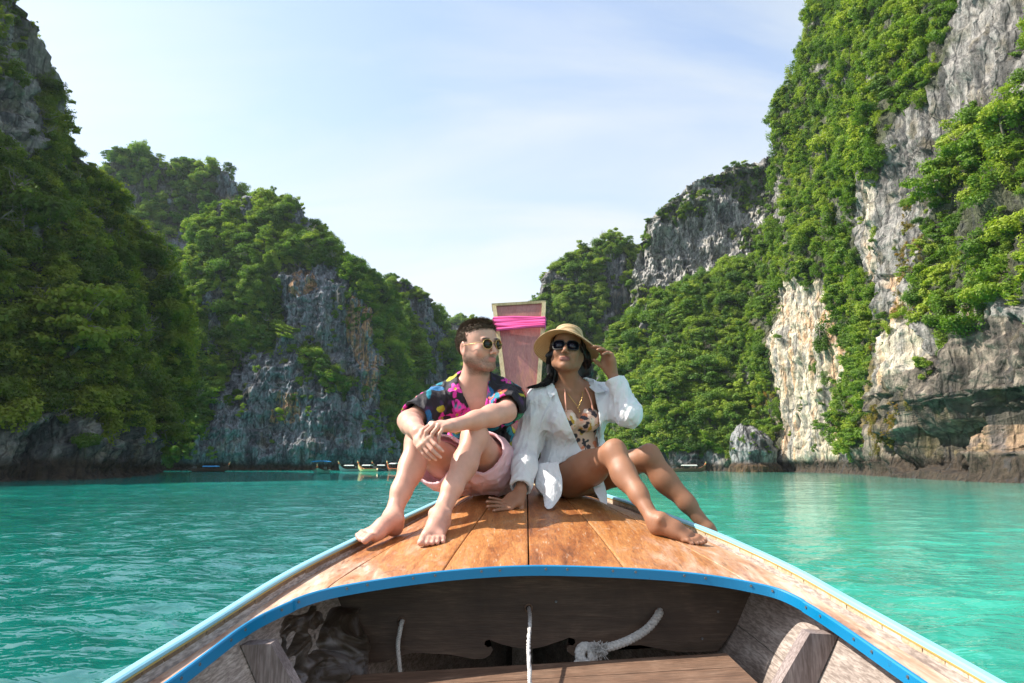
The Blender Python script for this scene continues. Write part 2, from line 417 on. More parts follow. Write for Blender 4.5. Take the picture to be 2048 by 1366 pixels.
def scatter_group(key):
    ng = bpy.data.node_groups.new('scatter_' + key, 'GeometryNodeTree')
    ng.interface.new_socket('Geometry', in_out='INPUT', socket_type='NodeSocketGeometry')
    ng.interface.new_socket('Geometry', in_out='OUTPUT', socket_type='NodeSocketGeometry')
    N = ng.nodes; L = ng.links
    gi = N.new('NodeGroupInput'); go = N.new('NodeGroupOutput')
    ci = N.new('GeometryNodeCollectionInfo'); ci.inputs['Collection'].default_value = CROWNS[key]
    ci.inputs['Separate Children'].default_value = True; ci.inputs['Reset Children'].default_value = True
    iop = N.new('GeometryNodeInstanceOnPoints'); iop.inputs['Pick Instance'].default_value = True
    def at(name, dt):
        a = N.new('GeometryNodeInputNamedAttribute'); a.data_type = dt; a.inputs['Name'].default_value = name; return a.outputs['Attribute']
    L.new(gi.outputs[0], iop.inputs['Points']); L.new(ci.outputs[0], iop.inputs['Instance'])
    L.new(at('idx', 'INT'), iop.inputs['Instance Index']); L.new(at('rot', 'FLOAT_VECTOR'), iop.inputs['Rotation']); L.new(at('scl', 'FLOAT_VECTOR'), iop.inputs['Scale'])
    L.new(iop.outputs[0], go.inputs[0])
    return ng
SCAT = {k: scatter_group(k) for k in CROWNS}
def scatter(name, key, P, S, idx=None):
    n = len(P)
    if n == 0: return
    me = bpy.data.meshes.new(name); me.vertices.add(n); me.vertices.foreach_set('co', np.asarray(P, np.float32).ravel())
    nk = len(CROWNS[key].objects)
    a = me.attributes.new('idx', 'INT', 'POINT'); a.data.foreach_set('value', (RNG.integers(0, nk, n) if idx is None else idx).astype(np.int32))
    rot = np.stack([RNG.uniform(-0.35, 0.35, n), RNG.uniform(-0.35, 0.35, n), RNG.uniform(0, 6.28, n)], 1).astype(np.float32)
    a = me.attributes.new('rot', 'FLOAT_VECTOR', 'POINT'); a.data.foreach_set('vector', rot.ravel())
    sc = np.stack([S * RNG.uniform(0.85, 1.2, n), S * RNG.uniform(0.85, 1.2, n), S * RNG.uniform(0.7, 1.15, n)], 1).astype(np.float32)
    a = me.attributes.new('scl', 'FLOAT_VECTOR', 'POINT'); a.data.foreach_set('vector', sc.ravel())
    o = link(name, me); md = o.modifiers.new('scatter', 'NODES'); md.node_group = SCAT[key]
    tag(o, kind='stuff'); return o

GREY = np.array((0.235, 0.235, 0.245)); DGREY = np.array((0.075, 0.078, 0.088)); CREAM = np.array((0.66, 0.57, 0.44)); ORANGE = np.array((0.50, 0.27, 0.13))
MOSS = np.array((0.050, 0.062, 0.018)); TIDE = np.array((0.060, 0.043, 0.028)); OCHRE = np.array((0.30, 0.22, 0.06))

def cliff(name, cols, nu, nv, face, veg_key, seed, amp=1.0, rock=(), bare=(), cream=(), orange=(), mossy=(), base_cream=0.0, size=(1.2, 2.6), count=1500, undercut=2.5,
          rockdens=0.05, vegdens=1.0, grey=GREY, dgrey=DGREY, tide_h=1.9, foliage_name='cliff_foliage', label=None, back=30, sharp=1.0, dig=(), veg_low=4.0, tint=(), rockthr=0.05):
    """cols: columns of survey points (px, py, distance) from the waterline to the ridge; face: horizontal outward direction"""
    K = len(cols[0]); C = np.array([[W(*p) for p in c] for c in cols])
    face = np.array((face[0], face[1], 0.0)); face /= np.linalg.norm(face)
    C[:, 0, 2] = np.where(C[:, 0, 2] < 3.0, 0.0, C[:, 0, 2])
    # foot below the water, and a back slope behind the ridge
    foot = C[:, :1].copy(); foot[..., 2] = -3.0
    b1 = C[:, -1:] - face * back * 0.35; b1[..., 2] = C[:, -1:, 2] * 0.985 + 1.0
    b2 = C[:, -1:] - face * back; b2[..., 2] = C[:, -1:, 2] * 0.72
    C = np.concatenate([foot, C, b1, b2], 1)
    # across
    L = np.concatenate([[0], np.cumsum(np.linalg.norm(np.diff(C[:, 1], axis=0), axis=1) + 4.0)]); t = np.linspace(0, L[-1], nu)
    G = np.stack([[np.interp(t, L, C[:, k, a]) for a in range(3)] for k in range(C.shape[1])])      # K,3,nu
    ker = np.array([1, 2, 3, 4, 3, 2, 1.]); ker /= ker.sum(); wd = max(1, nu // 160)
    for _ in range(2):
        Gp = np.pad(G, ((0, 0), (0, 0), (3 * wd, 3 * wd)), mode='edge')
        G = sum(ker[q] * Gp[:, :, q * wd:q * wd + nu] for q in range(7))
    # up
    m = G.shape[0]; hk = np.concatenate([[0, 0.03], np.linspace(0.03, 0.90, m - 3)[1:], [0.95, 1.0]]) if m > 4 else np.array([0, 0.03, 0.9, 0.95, 1.0])[:m]
    s = np.linspace(0, 1, nv); P = np.zeros((nv, nu, 3))
    ii = np.clip(np.searchsorted(hk, s, side='right') - 1, 0, m - 2); ff = (s - hk[ii]) / (hk[ii + 1] - hk[ii])
    for a in range(3): P[..., a] = G[ii, a] * (1 - ff[:, None]) + G[ii + 1, a] * ff[:, None]
    def normals(P):
        du = np.gradient(P, axis=1); dv = np.gradient(P, axis=0); n = np.cross(du, dv); n /= np.linalg.norm(n, axis=2)[..., None] + 1e-9
        if (n[2:nv // 2] @ face).mean() < 0: n = -n
        return n
    N = normals(P); N[..., 2] *= 0.35; N /= np.linalg.norm(N, axis=2)[..., None] + 1e-9
    x, y, z = P[..., 0], P[..., 1], P[..., 2]
    px, py = proj(P)
    jx = px + 14 * vnoise(x * .25, y * .25, z * .2, 3); jy = py + 14 * vnoise(x * .25 + 9, y * .25, z * .2, 4)
    def mask(polys):
        r = np.zeros(x.shape, bool)
        for q in polys: r |= inpoly(jx, jy, q)
        return r
    mr, mb, mc, mo, mm = mask(rock), mask(bare), mask(cream), mask(orange), mask(mossy)
    anyrock = mr | mb | mc
    zf = np.clip(z / 4, 0, 1)
    big = fbm(x * .035, y * .035, z * .030, 3, seed) * 7.0
    flute = -np.abs(fbm(x * .16, y * .16, z * .028, 3, seed + 11)) * 6.5
    mid = fbm(x * .30, y * .30, z * .14, 4, seed + 21) * 2.2
    ledge = fbm(x * .06, y * .06, z * .33, 3, seed + 31) * 1.5
    small = -np.abs(fbm(x * 1.1, y * 1.1, z * .28, 3, seed + 41)) * 1.3 * sharp
    small2 = fbm(x * 1.7, y * 1.7, z * 1.2, 3, seed + 47) * 0.55 * sharp
    q_ = fbm(x * .16, y * .16, z * .16, 3, seed + 51) * 3.2; step_ = (np.round(q_) + np.clip((q_ - np.round(q_)) * 5, -.5, .5) - q_) * 1.1
    q_ = fbm(x * .5, y * .5, z * .42, 3, seed + 55) * 3; step_ += (np.round(q_) + np.clip((q_ - np.round(q_)) * 4, -.5, .5) - q_) * .5 * sharp
    D = (big + flute + mid + ledge + small + small2 + step_) * amp
    D = np.where(mc, D - (small2 + step_ * .7) * amp - np.abs(vnoise(x * .9 + z * .06, y * .9, z * .05, seed + 63)) * 1.3 - np.abs(vnoise(x * 2.2, y * 2.2, z * .09, seed + 64)) * .5, D)
    D = D * (0.35 + 0.65 * zf)
    D -= undercut * np.exp(-((z - 0.9) / 1.5) ** 2) * (0.75 + 0.5 * fbm(x * .3, y * .3, z * 0, 2, seed + 3))
    for (poly, dep) in dig:
        mk = mask([poly]).astype(float)
        for ax, w_ in ((0, 7), (1, 9)):
            for _ in range(2):
                kq = np.ones(w_) / w_; mk = np.apply_along_axis(lambda q: np.convolve(np.pad(q, w_ // 2, mode='edge'), kq, 'valid'), ax, mk)
        D -= dep * mk * (0.8 + 0.5 * fbm(x * .4, y * .4, z * .4, 3, seed + 5))
    P = P + N * D[..., None]
    P[0, :, 2] = -3.0
    top = smooth(0.88, 0.93, s)[:, None] * np.ones(nu)
    # jagged pinnacles on the ridge
    P[..., 2] += top * (np.abs(fbm(x * .22, y * .22, 0 * x, 3, seed + 61)) * 7 - 1.5) * amp
    N = normals(P)
    # colour
    x, y, z = P[..., 0], P[..., 1], P[..., 2]
    st = fbm(x * .45, y * .45, z * .045, 4, seed + 71); st2 = fbm(x * 1.3, y * 1.3, z * .10, 3, seed + 81); pt = fbm(x * .2, y * .2, z * .2, 3, seed + 91)
    def mixc(a, b, f): return a * (1 - f[..., None]) + b * f[..., None]
    c = mixc(np.broadcast_to(grey, P.shape), dgrey, smooth(-0.05, 0.35, st + 0.5 * st2))
    s3 = fbm(x * .8 + z * .05, y * .8, z * .035, 3, seed + 85); cr = CREAM * np.ones(P.shape); cr = mixc(cr, ORANGE * 1.3, smooth(0.12, 0.38, s3) * 0.7); cr = mixc(cr, grey * 1.05, smooth(0.08, 0.3, -s3 + .3 * st) * 0.85)
    c = mixc(c, cr, np.where(mc, 1.0, smooth(0.28, 0.5, fbm(x * .12, y * .12, z * .05, 3, seed + 101)) * base_cream))
    c = mixc(c, ORANGE, np.where(mo, smooth(-0.15, 0.2, st2 + pt * .5) * 0.85, 0.0))
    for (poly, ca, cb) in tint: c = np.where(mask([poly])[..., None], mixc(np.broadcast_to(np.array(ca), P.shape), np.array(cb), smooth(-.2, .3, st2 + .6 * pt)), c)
    c = mixc(c, OCHRE, smooth(0.18, 0.4, fbm(x * .5, y * .5, z * .3, 3, seed + 111)) * np.where(mm, 0.8, 0.22))
    dens = fbm(x * .11, y * .11, z * .09, 3, seed + 121)
    vegp = np.where(anyrock, np.where(mb, 0.0, rockdens) * (dens > rockthr), vegdens * smooth(-0.55, 0.0, dens + 0.15))
    vegp = np.where(mm & ~mb, np.maximum(vegp, 0.5), vegp)
    vegp = vegp * (z > veg_low + 2.0 * pt)
    c = mixc(c, MOSS, smooth(0.25, 0.9, vegp) * 0.85)
    c = mixc(c, TIDE, smooth(tide_h + 0.7, tide_h - 0.5, z + 0.8 * pt))
    i = np.arange(nv * nu).reshape(nv, nu)
    Q = np.stack([i[:-1, :-1], i[:-1, 1:], i[1:, 1:], i[1:, :-1]], -1).reshape(-1, 4)
    o = link(name, mesh_np(name, P.reshape(-1, 3), Q, True, c.reshape(-1, 3)), ROCK)
    tag(o, label, 'cliff')
    # foliage points
    a = P[1:, 1:] - P[:-1, :-1]; b = P[1:, :-1] - P[:-1, 1:]; area = np.linalg.norm(np.cross(a, b), axis=2) * 0.5
    rowok = (s[:-1] < 0.97)[:, None]
    pr = (area * vegp[:-1, :-1] * rowok).ravel(); pr /= pr.sum()
    f = RNG.choice(len(pr), count, p=pr); r_, c_ = np.divmod(f, nu - 1)
    S = size[0] + (size[1] - size[0]) * RNG.random(count) ** 1.8
    S *= np.where(anyrock[r_, c_], 0.6, 1.0)
    pts = P[r_, c_] + N[r_, c_] * (S * 0.35)[:, None] + RNG.normal(size=(count, 3)) * 0.3
    pts[:, 2] = np.maximum(pts[:, 2], 3.0 + S * 0.8)
    u_ = RNG.random(count); other = {'sun': 'deep', 'deep': 'sun', 'dark': 'deep'}[veg_key]
    A_ = u_ < .80; B_ = (u_ >= .80) & (u_ < (.93 if veg_key != 'dark' else .86)); C_ = u_ > .955
    scatter(foliage_name, veg_key, pts[A_ | ~(B_ | C_)], S[A_ | ~(B_ | C_)]); scatter('cliff_shrubs', other, pts[B_], S[B_] * .8)
    scatter('bare_branches', 'twig', pts[C_] + N[r_, c_][C_] * S[C_][:, None] * .5, S[C_] * .75)
    CL[name] = (P, N); return o

# --- left, nearest: dark jungle wall in its own shade
A_cols = [[(-900, 1010, 34), (-860, 500, 40), (-850, 250, 46), (-840, 60, 54)],
          [(-260, 972, 55), (-240, 560, 60), (-230, 200, 68), (-220, -20, 78)],
          [(0, 965, 62), (-20, 600, 68), (10, 250, 77), (35, -60, 92)],
          [(90, 964, 66), (60, 600, 73), (70, 300, 82), (75, 40, 97)],
          [(150, 963, 69), (130, 640, 76), (125, 430, 86), (120, 190, 99)],
          [(200, 961, 73), (190, 680, 80), (180, 500, 88), (165, 320, 102)],
          [(250, 958, 79), (240, 720, 86), (235, 570, 93), (222, 415, 105)],
          [(300, 953, 92), (295, 760, 97), (290, 640, 102), (280, 490, 110)],
          [(332, 950, 104), (332, 800, 108), (328, 690, 112), (322, 570, 118)],
          [(350, 948, 118), (352, 840, 120), (350, 740, 123), (350, 660, 128)],
          [(348, 944, 140), (352, 850, 142), (352, 780, 144), (350, 730, 148)]]
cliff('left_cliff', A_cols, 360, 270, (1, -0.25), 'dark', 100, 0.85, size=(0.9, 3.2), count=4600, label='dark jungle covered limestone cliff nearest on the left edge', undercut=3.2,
      rock=[[(-100, -100), (60, -100), (120, 230), (60, 330), (0, 240), (-100, 100)], [(60, 370), (110, 390), (105, 520), (50, 480)], [(0, 850), (360, 840), (370, 935), (0, 935)], [(-100, 300), (20, 300), (30, 420), (-100, 420)]],
      rockdens=0.55, grey=np.array((.27, .265, .25)), back=40, veg_low=2.6, sharp=1.6)
# --- left middle: the big face across the bay and the higher hill behind it
B2_cols = [[(120, 925, 262), (120, 640, 266), (120, 470, 274)],
           [(205, 925, 262), (205, 560, 266), (205, 345, 276)], [(245, 925, 262), (245, 520, 266), (240, 305, 280)], [(285, 925, 262), (285, 520, 266), (280, 300, 284)],
           [(325, 925, 262), (325, 520, 268), (325, 322, 284)], [(375, 925, 262), (375, 520, 268), (378, 315, 284)], [(440, 925, 262), (440, 520, 268), (440, 342, 284)],
           [(478, 925, 262), (478, 560, 268), (474, 372, 282)], [(500, 925, 262), (500, 620, 268), (496, 430, 280)], [(580, 925, 264), (580, 700, 268), (580, 560, 276)]]
cliff('far_left_hill', B2_cols, 220, 150, (0.1, -1), 'deep', 200, 1.0, size=(2.2, 4.4), count=2100, label='highest green peak behind the left cliffs', 
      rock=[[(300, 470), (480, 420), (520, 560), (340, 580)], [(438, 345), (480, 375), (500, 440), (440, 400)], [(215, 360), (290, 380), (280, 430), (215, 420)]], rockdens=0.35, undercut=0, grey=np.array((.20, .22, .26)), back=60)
B1_cols = [[(250, 943, 168), (250, 820, 172), (250, 700, 180), (250, 640, 186)],
           [(345, 943, 170), (345, 760, 175), (345, 640, 184), (345, 575, 190)], [(395, 943, 172), (395, 740, 178), (398, 590, 188), (402, 470, 198)],
           [(440, 943, 174), (440, 740, 180), (435, 560, 190), (432, 412, 204)], [(520, 943, 176), (520, 740, 182), (515, 560, 192), (520, 396, 208)],
           [(575, 943, 178), (575, 760, 182), (570, 560, 190), (572, 405, 206)], [(604, 943, 178), (604, 760, 182), (602, 600, 188), (602, 455, 202)],
           [(640, 943, 180), (640, 760, 183), (640, 620, 187), (640, 492, 198)], [(690, 943, 182), (690, 780, 184), (690, 640, 187), (688, 530, 194)],
           [(735, 943, 184), (735, 800, 186), (735, 660, 188), (738, 540, 194)], [(775, 943, 187), (775, 820, 190), (775, 700, 192), (776, 566, 197)],
           [(800, 943, 192), (802, 840, 196), (802, 740, 200), (798, 622, 205)], [(822, 943, 200), (824, 860, 206), (826, 790, 212), (824, 730, 220)]]
cliff('left_middle_cliff', B1_cols, 440, 300, (0.1, -1), 'deep', 300, 0.95, size=(1.3, 3.6), count=4200, label='broad streaked cliff face across the bay behind the man',
      rock=[[(560, 560), (600, 530), (660, 520), (705, 560), (745, 620), (765, 700), (772, 800), (760, 860), (720, 840), (690, 760), (640, 700), (590, 690), (545, 640)],
            [(430, 760), (520, 740), (560, 800), (600, 930), (380, 932), (400, 880)], [(600, 790), (700, 780), (715, 930), (620, 932)], [(440, 720), (560, 660), (640, 740), (640, 935), (400, 935)], [(400, 560), (440, 560), (430, 700), (400, 700)], [(700, 790), (790, 830), (800, 930), (700, 930)], [(480, 410), (500, 400), (500, 470), (470, 460)], [(575, 405), (612, 440), (612, 480), (590, 470)]],
      orange=[[(690, 590), (740, 590), (768, 760), (740, 800), (700, 700)], [(575, 545), (625, 530), (640, 580), (590, 590)], [(540, 770), (600, 780), (590, 850), (540, 850)]],
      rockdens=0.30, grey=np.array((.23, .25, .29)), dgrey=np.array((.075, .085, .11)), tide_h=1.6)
B3_cols = [[(740, 938, 232), (740, 760, 236), (740, 640, 242)], [(785, 938, 232), (786, 740, 236), (788, 562, 246)], [(812, 938, 234), (812, 740, 238), (808, 553, 248)], [(840, 938, 236), (840, 740, 240), (838, 566, 248)],
           [(868, 938, 238), (868, 760, 242), (866, 600, 248)], [(895, 938, 240), (895, 780, 244), (892, 638, 250)], [(912, 938, 244), (914, 800, 248), (912, 678, 254)], [(918, 938, 262), (921, 820, 266), (921, 740, 272)]]
cliff('left_point_cliff', B3_cols, 180, 180, (0.2, -1), 'deep', 400, 0.9, size=(1.9, 3.8), count=1050, label='small peaked cliff just left of the man\'s head', rockdens=0.3, undercut=1.5, vegdens=0.9,
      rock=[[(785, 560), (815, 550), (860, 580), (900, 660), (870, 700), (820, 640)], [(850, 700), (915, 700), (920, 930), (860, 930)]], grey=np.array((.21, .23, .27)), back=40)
C_cols = [[(860, 933, 420), (860, 640, 440)], [(925, 933, 420), (925, 636, 440)], [(950, 933, 420), (950, 640, 440)], [(975, 933, 420), (975, 636, 440)], [(1010, 933, 420), (1010, 640, 440)], [(1060, 933, 420), (1060, 650, 440)], [(1120, 933, 420), (1120, 660, 440)]]
cliff('distant_ridge', C_cols, 160, 90, (0, -1), 'deep', 500, 1.0, size=(3, 6), count=500, label='distant low ridge in the gap between the cliffs', rockdens=0.3, undercut=0, back=60)
# --- right middle
D2_cols = [[(1045, 934, 262), (1055, 760, 266), (1066, 640, 274)], [(1072, 934, 262), (1070, 720, 266), (1076, 572, 276)], [(1100, 934, 262), (1100, 720, 266), (1102, 540, 278)], [(1135, 934, 262), (1135, 720, 266), (1138, 522, 278)],
           [(1180, 934, 262), (1180, 720, 266), (1180, 503, 278)], [(1222, 934, 262), (1222, 720, 266), (1222, 487, 278)], [(1258, 934, 262), (1258, 720, 266), (1256, 490, 278)], [(1330, 934, 262), (1330, 720, 266), (1330, 560, 278)]]
cliff('far_right_hill', D2_cols, 220, 150, (-0.25, -1), 'deep', 600, 0.95, size=(2.2, 4.2), count=1500, label='rounded green hill just right of the prow board', undercut=0, rockdens=0.3,
      rock=[[(1205, 520), (1262, 500), (1262, 620), (1215, 640)], [(1065, 570), (1100, 560), (1105, 590), (1070, 610)]], grey=np.array((.24, .24, .25)), back=60)
D1_cols = [[(1262, 930, 205), (1262, 720, 208), (1262, 560, 214), (1264, 480, 222)], [(1285, 930, 205), (1285, 700, 208), (1288, 560, 214), (1290, 440, 222)], [(1318, 930, 205), (1318, 700, 208), (1322, 560, 214), (1330, 405, 224)],
           [(1365, 930, 205), (1368, 700, 208), (1372, 540, 214), (1382, 366, 226)], [(1410, 930, 205), (1415, 700, 208), (1422, 530, 214), (1432, 336, 228)], [(1470, 930, 205), (1475, 700, 208), (1482, 530, 214), (1498, 314, 228)],
           [(1540, 930, 205), (1540, 700, 208), (1542, 530, 214), (1545, 308, 228)], [(1620, 930, 205), (1620, 700, 208), (1620, 530, 214), (1620, 330, 228)]]
cliff('right_middle_cliff', D1_cols, 360, 260, (-0.45, -1), 'deep', 700, 0.95, size=(1.0, 2.9), count=2600, label='tall grey fluted limestone wall right of the woman', undercut=0, sharp=1.4,
      rock=[[(1245, 420), (1320, 380), (1400, 300), (1500, 250), (1560, 250), (1560, 560), (1470, 560), (1380, 600), (1255, 660)]], rockdens=0.7, rockthr=0.02, vegdens=1.0, base_cream=0.45, grey=np.array((.48, .46, .43)), dgrey=np.array((.17, .17, .17)), back=40)
D3_cols = [[(1175, 936, 190), (1178, 860, 194), (1182, 780, 200), (1195, 720, 206)], [(1225, 937, 176), (1228, 820, 182), (1232, 730, 190), (1240, 655, 198)], [(1265, 937, 170), (1270, 800, 175), (1275, 700, 184), (1285, 605, 195)], [(1315, 938, 165), (1320, 780, 170), (1325, 680, 180), (1335, 590, 192)],
           [(1370, 938, 162), (1375, 780, 167), (1385, 670, 177), (1392, 560, 190)], [(1425, 939, 160), (1430, 780, 165), (1440, 660, 175), (1448, 530, 188)], [(1480, 939, 158), (1485, 780, 163), (1492, 660, 172), (1500, 520, 184)], [(1560, 940, 156), (1560, 780, 160), (1560, 660, 168), (1560, 520, 180)]]
cliff('right_jungle_slope', D3_cols, 280, 220, (-0.4, -1), 'deep', 800, 0.85, size=(1.2, 3.2), count=4000, label='steep jungle slope between the woman and the pale right cliff', undercut=1.2, rockdens=0.4,
      rock=[[(1270, 600), (1300, 620), (1290, 700), (1265, 690)], [(1340, 610), (1370, 640), (1360, 700), (1335, 690)]], base_cream=0.5, back=25)
# --- right, nearest: sunlit wall
E_cols = [[(1462, 941, 164), (1462, 860, 165), (1460, 760, 166), (1476, 660, 168), (1482, 590, 170), (1500, 540, 174)],
          [(1500, 941, 158), (1500, 850, 159), (1502, 740, 161), (1508, 640, 164), (1525, 500, 168), (1545, 390, 174)],
          [(1545, 941, 148), (1545, 850, 149), (1543, 740, 151), (1548, 620, 154), (1560, 420, 160), (1572, 225, 168)],
          [(1600, 942, 136), (1600, 850, 137), (1600, 740, 138), (1602, 580, 141), (1608, 360, 148), (1612, 90, 158)],
          [(1655, 944, 124), (1655, 850, 124), (1655, 740, 125), (1655, 560, 129), (1655, 300, 137), (1650, -60, 150)],
          [(1700, 948, 108), (1698, 860, 108), (1696, 740, 110), (1694, 540, 115), (1694, 280, 124), (1700, -150, 140)],
          [(1780, 954, 88), (1780, 880, 88), (1775, 790, 84), (1770, 540, 92), (1765, 280, 101), (1770, -250, 120)],
          [(1850, 960, 74), (1852, 885, 76), (1848, 790, 71), (1850, 560, 78), (1860, 260, 86), (1880, -300, 104)],
          [(1950, 966, 64), (1950, 880, 65), (1950, 770, 62), (1955, 560, 66), (1970, 250, 74), (1990, -350, 92)],
          [(2060, 971, 56), (2060, 870, 56), (2060, 760, 55), (2070, 540, 58), (2090, 220, 66), (2120, -400, 84)],
          [(2400, 990, 43), (2400, 860, 44), (2400, 740, 44), (2420, 500, 47), (2450, 180, 54), (2500, -400, 70)],
          [(3200, 1060, 26), (3200, 860, 28), (3200, 700, 30), (3200, 420, 34), (3200, 200, 40), (3200, -300, 55)]]
CREAMP = [(1540, 590), (1570, 555), (1640, 560), (1672, 640), (1665, 760), (1640, 800), (1668, 880), (1655, 925), (1560, 932), (1535, 800)]
BAND = [(2060, -20), (2060, 190), (1985, 215), (1905, 245), (1850, 300), (1835, 420), (1800, 540), (1822, 640), (1850, 700), (1830, 800), (1740, 800), (1722, 640), (1700, 520), (1705, 400), (1750, 330), (1790, 240), (1870, 170), (1900, 90), (1990, 0)]
LOWR = [(1700, 830), (1760, 790), (1850, 700), (1920, 640), (2060, 640), (2120, 980), (1690, 985)]
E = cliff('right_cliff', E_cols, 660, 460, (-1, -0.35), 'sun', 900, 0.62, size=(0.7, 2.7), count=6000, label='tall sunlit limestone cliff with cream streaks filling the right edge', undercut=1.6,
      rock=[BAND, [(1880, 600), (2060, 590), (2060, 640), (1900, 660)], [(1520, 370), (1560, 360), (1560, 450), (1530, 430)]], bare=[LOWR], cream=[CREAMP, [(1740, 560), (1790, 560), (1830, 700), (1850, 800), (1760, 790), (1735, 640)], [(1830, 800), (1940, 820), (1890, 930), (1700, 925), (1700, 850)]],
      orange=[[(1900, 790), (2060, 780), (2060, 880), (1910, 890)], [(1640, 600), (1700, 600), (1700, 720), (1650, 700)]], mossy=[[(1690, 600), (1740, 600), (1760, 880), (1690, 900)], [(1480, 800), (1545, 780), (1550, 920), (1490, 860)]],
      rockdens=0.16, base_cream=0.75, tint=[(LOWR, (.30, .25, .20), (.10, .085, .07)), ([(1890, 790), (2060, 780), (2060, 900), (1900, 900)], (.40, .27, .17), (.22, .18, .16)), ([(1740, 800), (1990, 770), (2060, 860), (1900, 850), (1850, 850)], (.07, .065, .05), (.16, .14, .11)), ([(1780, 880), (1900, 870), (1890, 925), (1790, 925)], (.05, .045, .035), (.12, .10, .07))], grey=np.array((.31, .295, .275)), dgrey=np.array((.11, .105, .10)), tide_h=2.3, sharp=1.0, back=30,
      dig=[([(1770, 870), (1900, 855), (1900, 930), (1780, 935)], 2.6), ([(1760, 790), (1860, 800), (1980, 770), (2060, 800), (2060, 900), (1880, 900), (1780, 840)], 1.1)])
# ================================================================== THE LONG-TAIL BOAT WE SIT IN
def solve_d(py, f):
    """distance at which a surface of height f(d) (relative to the eye) is seen at photo row py"""
    v = (683 - py) / F; k = (ST + CT * v) / (CT - ST * v)
    lo, hi = 0.6, 6.0
    for _ in range(50):
        mid = (lo + hi) / 2
        if k * mid - f(mid) > 0: lo = mid
        else: hi = mid
    return (lo + hi) / 2
def zrail(d): return -0.17 - 0.135 * (3.3 - d) + np.where(np.asarray(d) > 3.3, 0.05 * (np.maximum(d, 3.3) - 3.3) ** 2, 0)
Lpix = [(885, 994), (838, 1016), (735, 1062), (699, 1078), (563, 1144), (427, 1228), (313, 1298), (200, 1362)]
Rpix = [(1218, 988), (1307, 1016), (1435, 1062), (1602, 1136), (1704, 1195), (1811, 1252), (1919, 1312), (2020, 1366)]
def rail_tab(pix, sgn):
    T = []
    for px, py in pix:
        d = solve_d(py, lambda q: float(zrail(q))); T.append((d, W(px, py, d)[0]))
    T.sort(); xe = T[0][1]
    T = [(-1.2, xe + sgn * 0.06), (0.3, xe + sgn * 0.07)] + T + [(3.75, 0.05 + sgn * 0.27), (4.1, 0.05 + sgn * 0.13), (4.35, 0.05 + sgn * 0.05)]
    T = np.array(T); ds = np.linspace(-1.2, 4.35, 240); xs = np.interp(ds, T[:, 0], T[:, 1])
    k = np.ones(15) / 15; xs = np.convolve(np.pad(xs, 7, mode='edge'), k, 'valid')
    return ds, xs
DL, XLt = rail_tab(Lpix, -1); DR, XRt = rail_tab(Rpix, 1)
def XL(d): return np.interp(d, DL, XLt)
def XR(d): return np.interp(d, DR, XRt)
def XC(d): return 0.052 + 0.018 * (np.asarray(d) - 2.2)
LIP = 0.045
def deck_z(x, d):
    zc = -0.307 + 0.156 * (d - 2.15); ze = zrail(d) - LIP
    s = np.where(x < XC(d), (x - XC(d)) / (XL(d) - XC(d)), (x - XC(d)) / (XR(d) - XC(d)))
    return CZ + zc + (ze - zc) * np.clip(s, 0, 1.2) ** 2
def deck_at(px, py):
    """where the sight line through a photo pixel meets the deck"""
    lo, hi = 0.8, 5.0
    for _ in range(40):
        m = (lo + hi) / 2; p = W(px, py, m)
        if p[2] > deck_z(p[0], m): lo = m
        else: hi = m
    p = W(px, py, lo); p[2] = deck_z(p[0], lo); return p
def frac(x, d): return float((x - XC(d)) / (XC(d) - XL(d)) if x < XC(d) else (x - XC(d)) / (XR(d) - XC(d)))
TRIM = [(332, 1365), (400, 1316), (472, 1260), (518, 1232), (577, 1205), (636, 1182), (733, 1164), (858, 1146), (960, 1137), (1054, 1132), (1140, 1133), (1220, 1136), (1358, 1144), (1460, 1157), (1522, 1170), (1563, 1180), (1614, 1206), (1670, 1241), (1767, 1308), (1852, 1366)]
TP = [deck_at(*q) for q in TRIM]
ts = np.array([frac(p[0], p[1]) for p in TP]); td = np.array([p[1] for p in TP])
def sx(s, d):
    d = np.asarray(d, float); return np.where(np.asarray(s) < 0, XC(d) + np.asarray(s) * (XC(d) - XL(d)), XC(d) + np.asarray(s) * (XR(d) - XC(d)))
# trim curve as distance over lateral fraction (fore part) and as x over distance (both side arms)
im = int(np.argmin(np.abs(ts)))
il = next(i for i in range(len(ts)) if ts[i] > -0.80); ir = next(i for i in range(len(ts) - 1, 0, -1) if ts[i] < 0.80)
def inner(s): return np.interp(s, ts[il - 1:ir + 2], td[il - 1:ir + 2])
tx = np.array([p[0] for p in TP])
LA = np.array(sorted([(-1.0, -0.745), (0.4, -0.742)] + [(td[i], tx[i]) for i in range(0, il + 1)])); RA = np.array(sorted([(-1.0, 0.885), (0.4, 0.882)] + [(td[i], tx[i]) for i in range(ir, len(td))]))
def armL(d): return np.interp(d, LA[:, 0], LA[:, 1])
def armR(d): return np.interp(d, RA[:, 0], RA[:, 1])

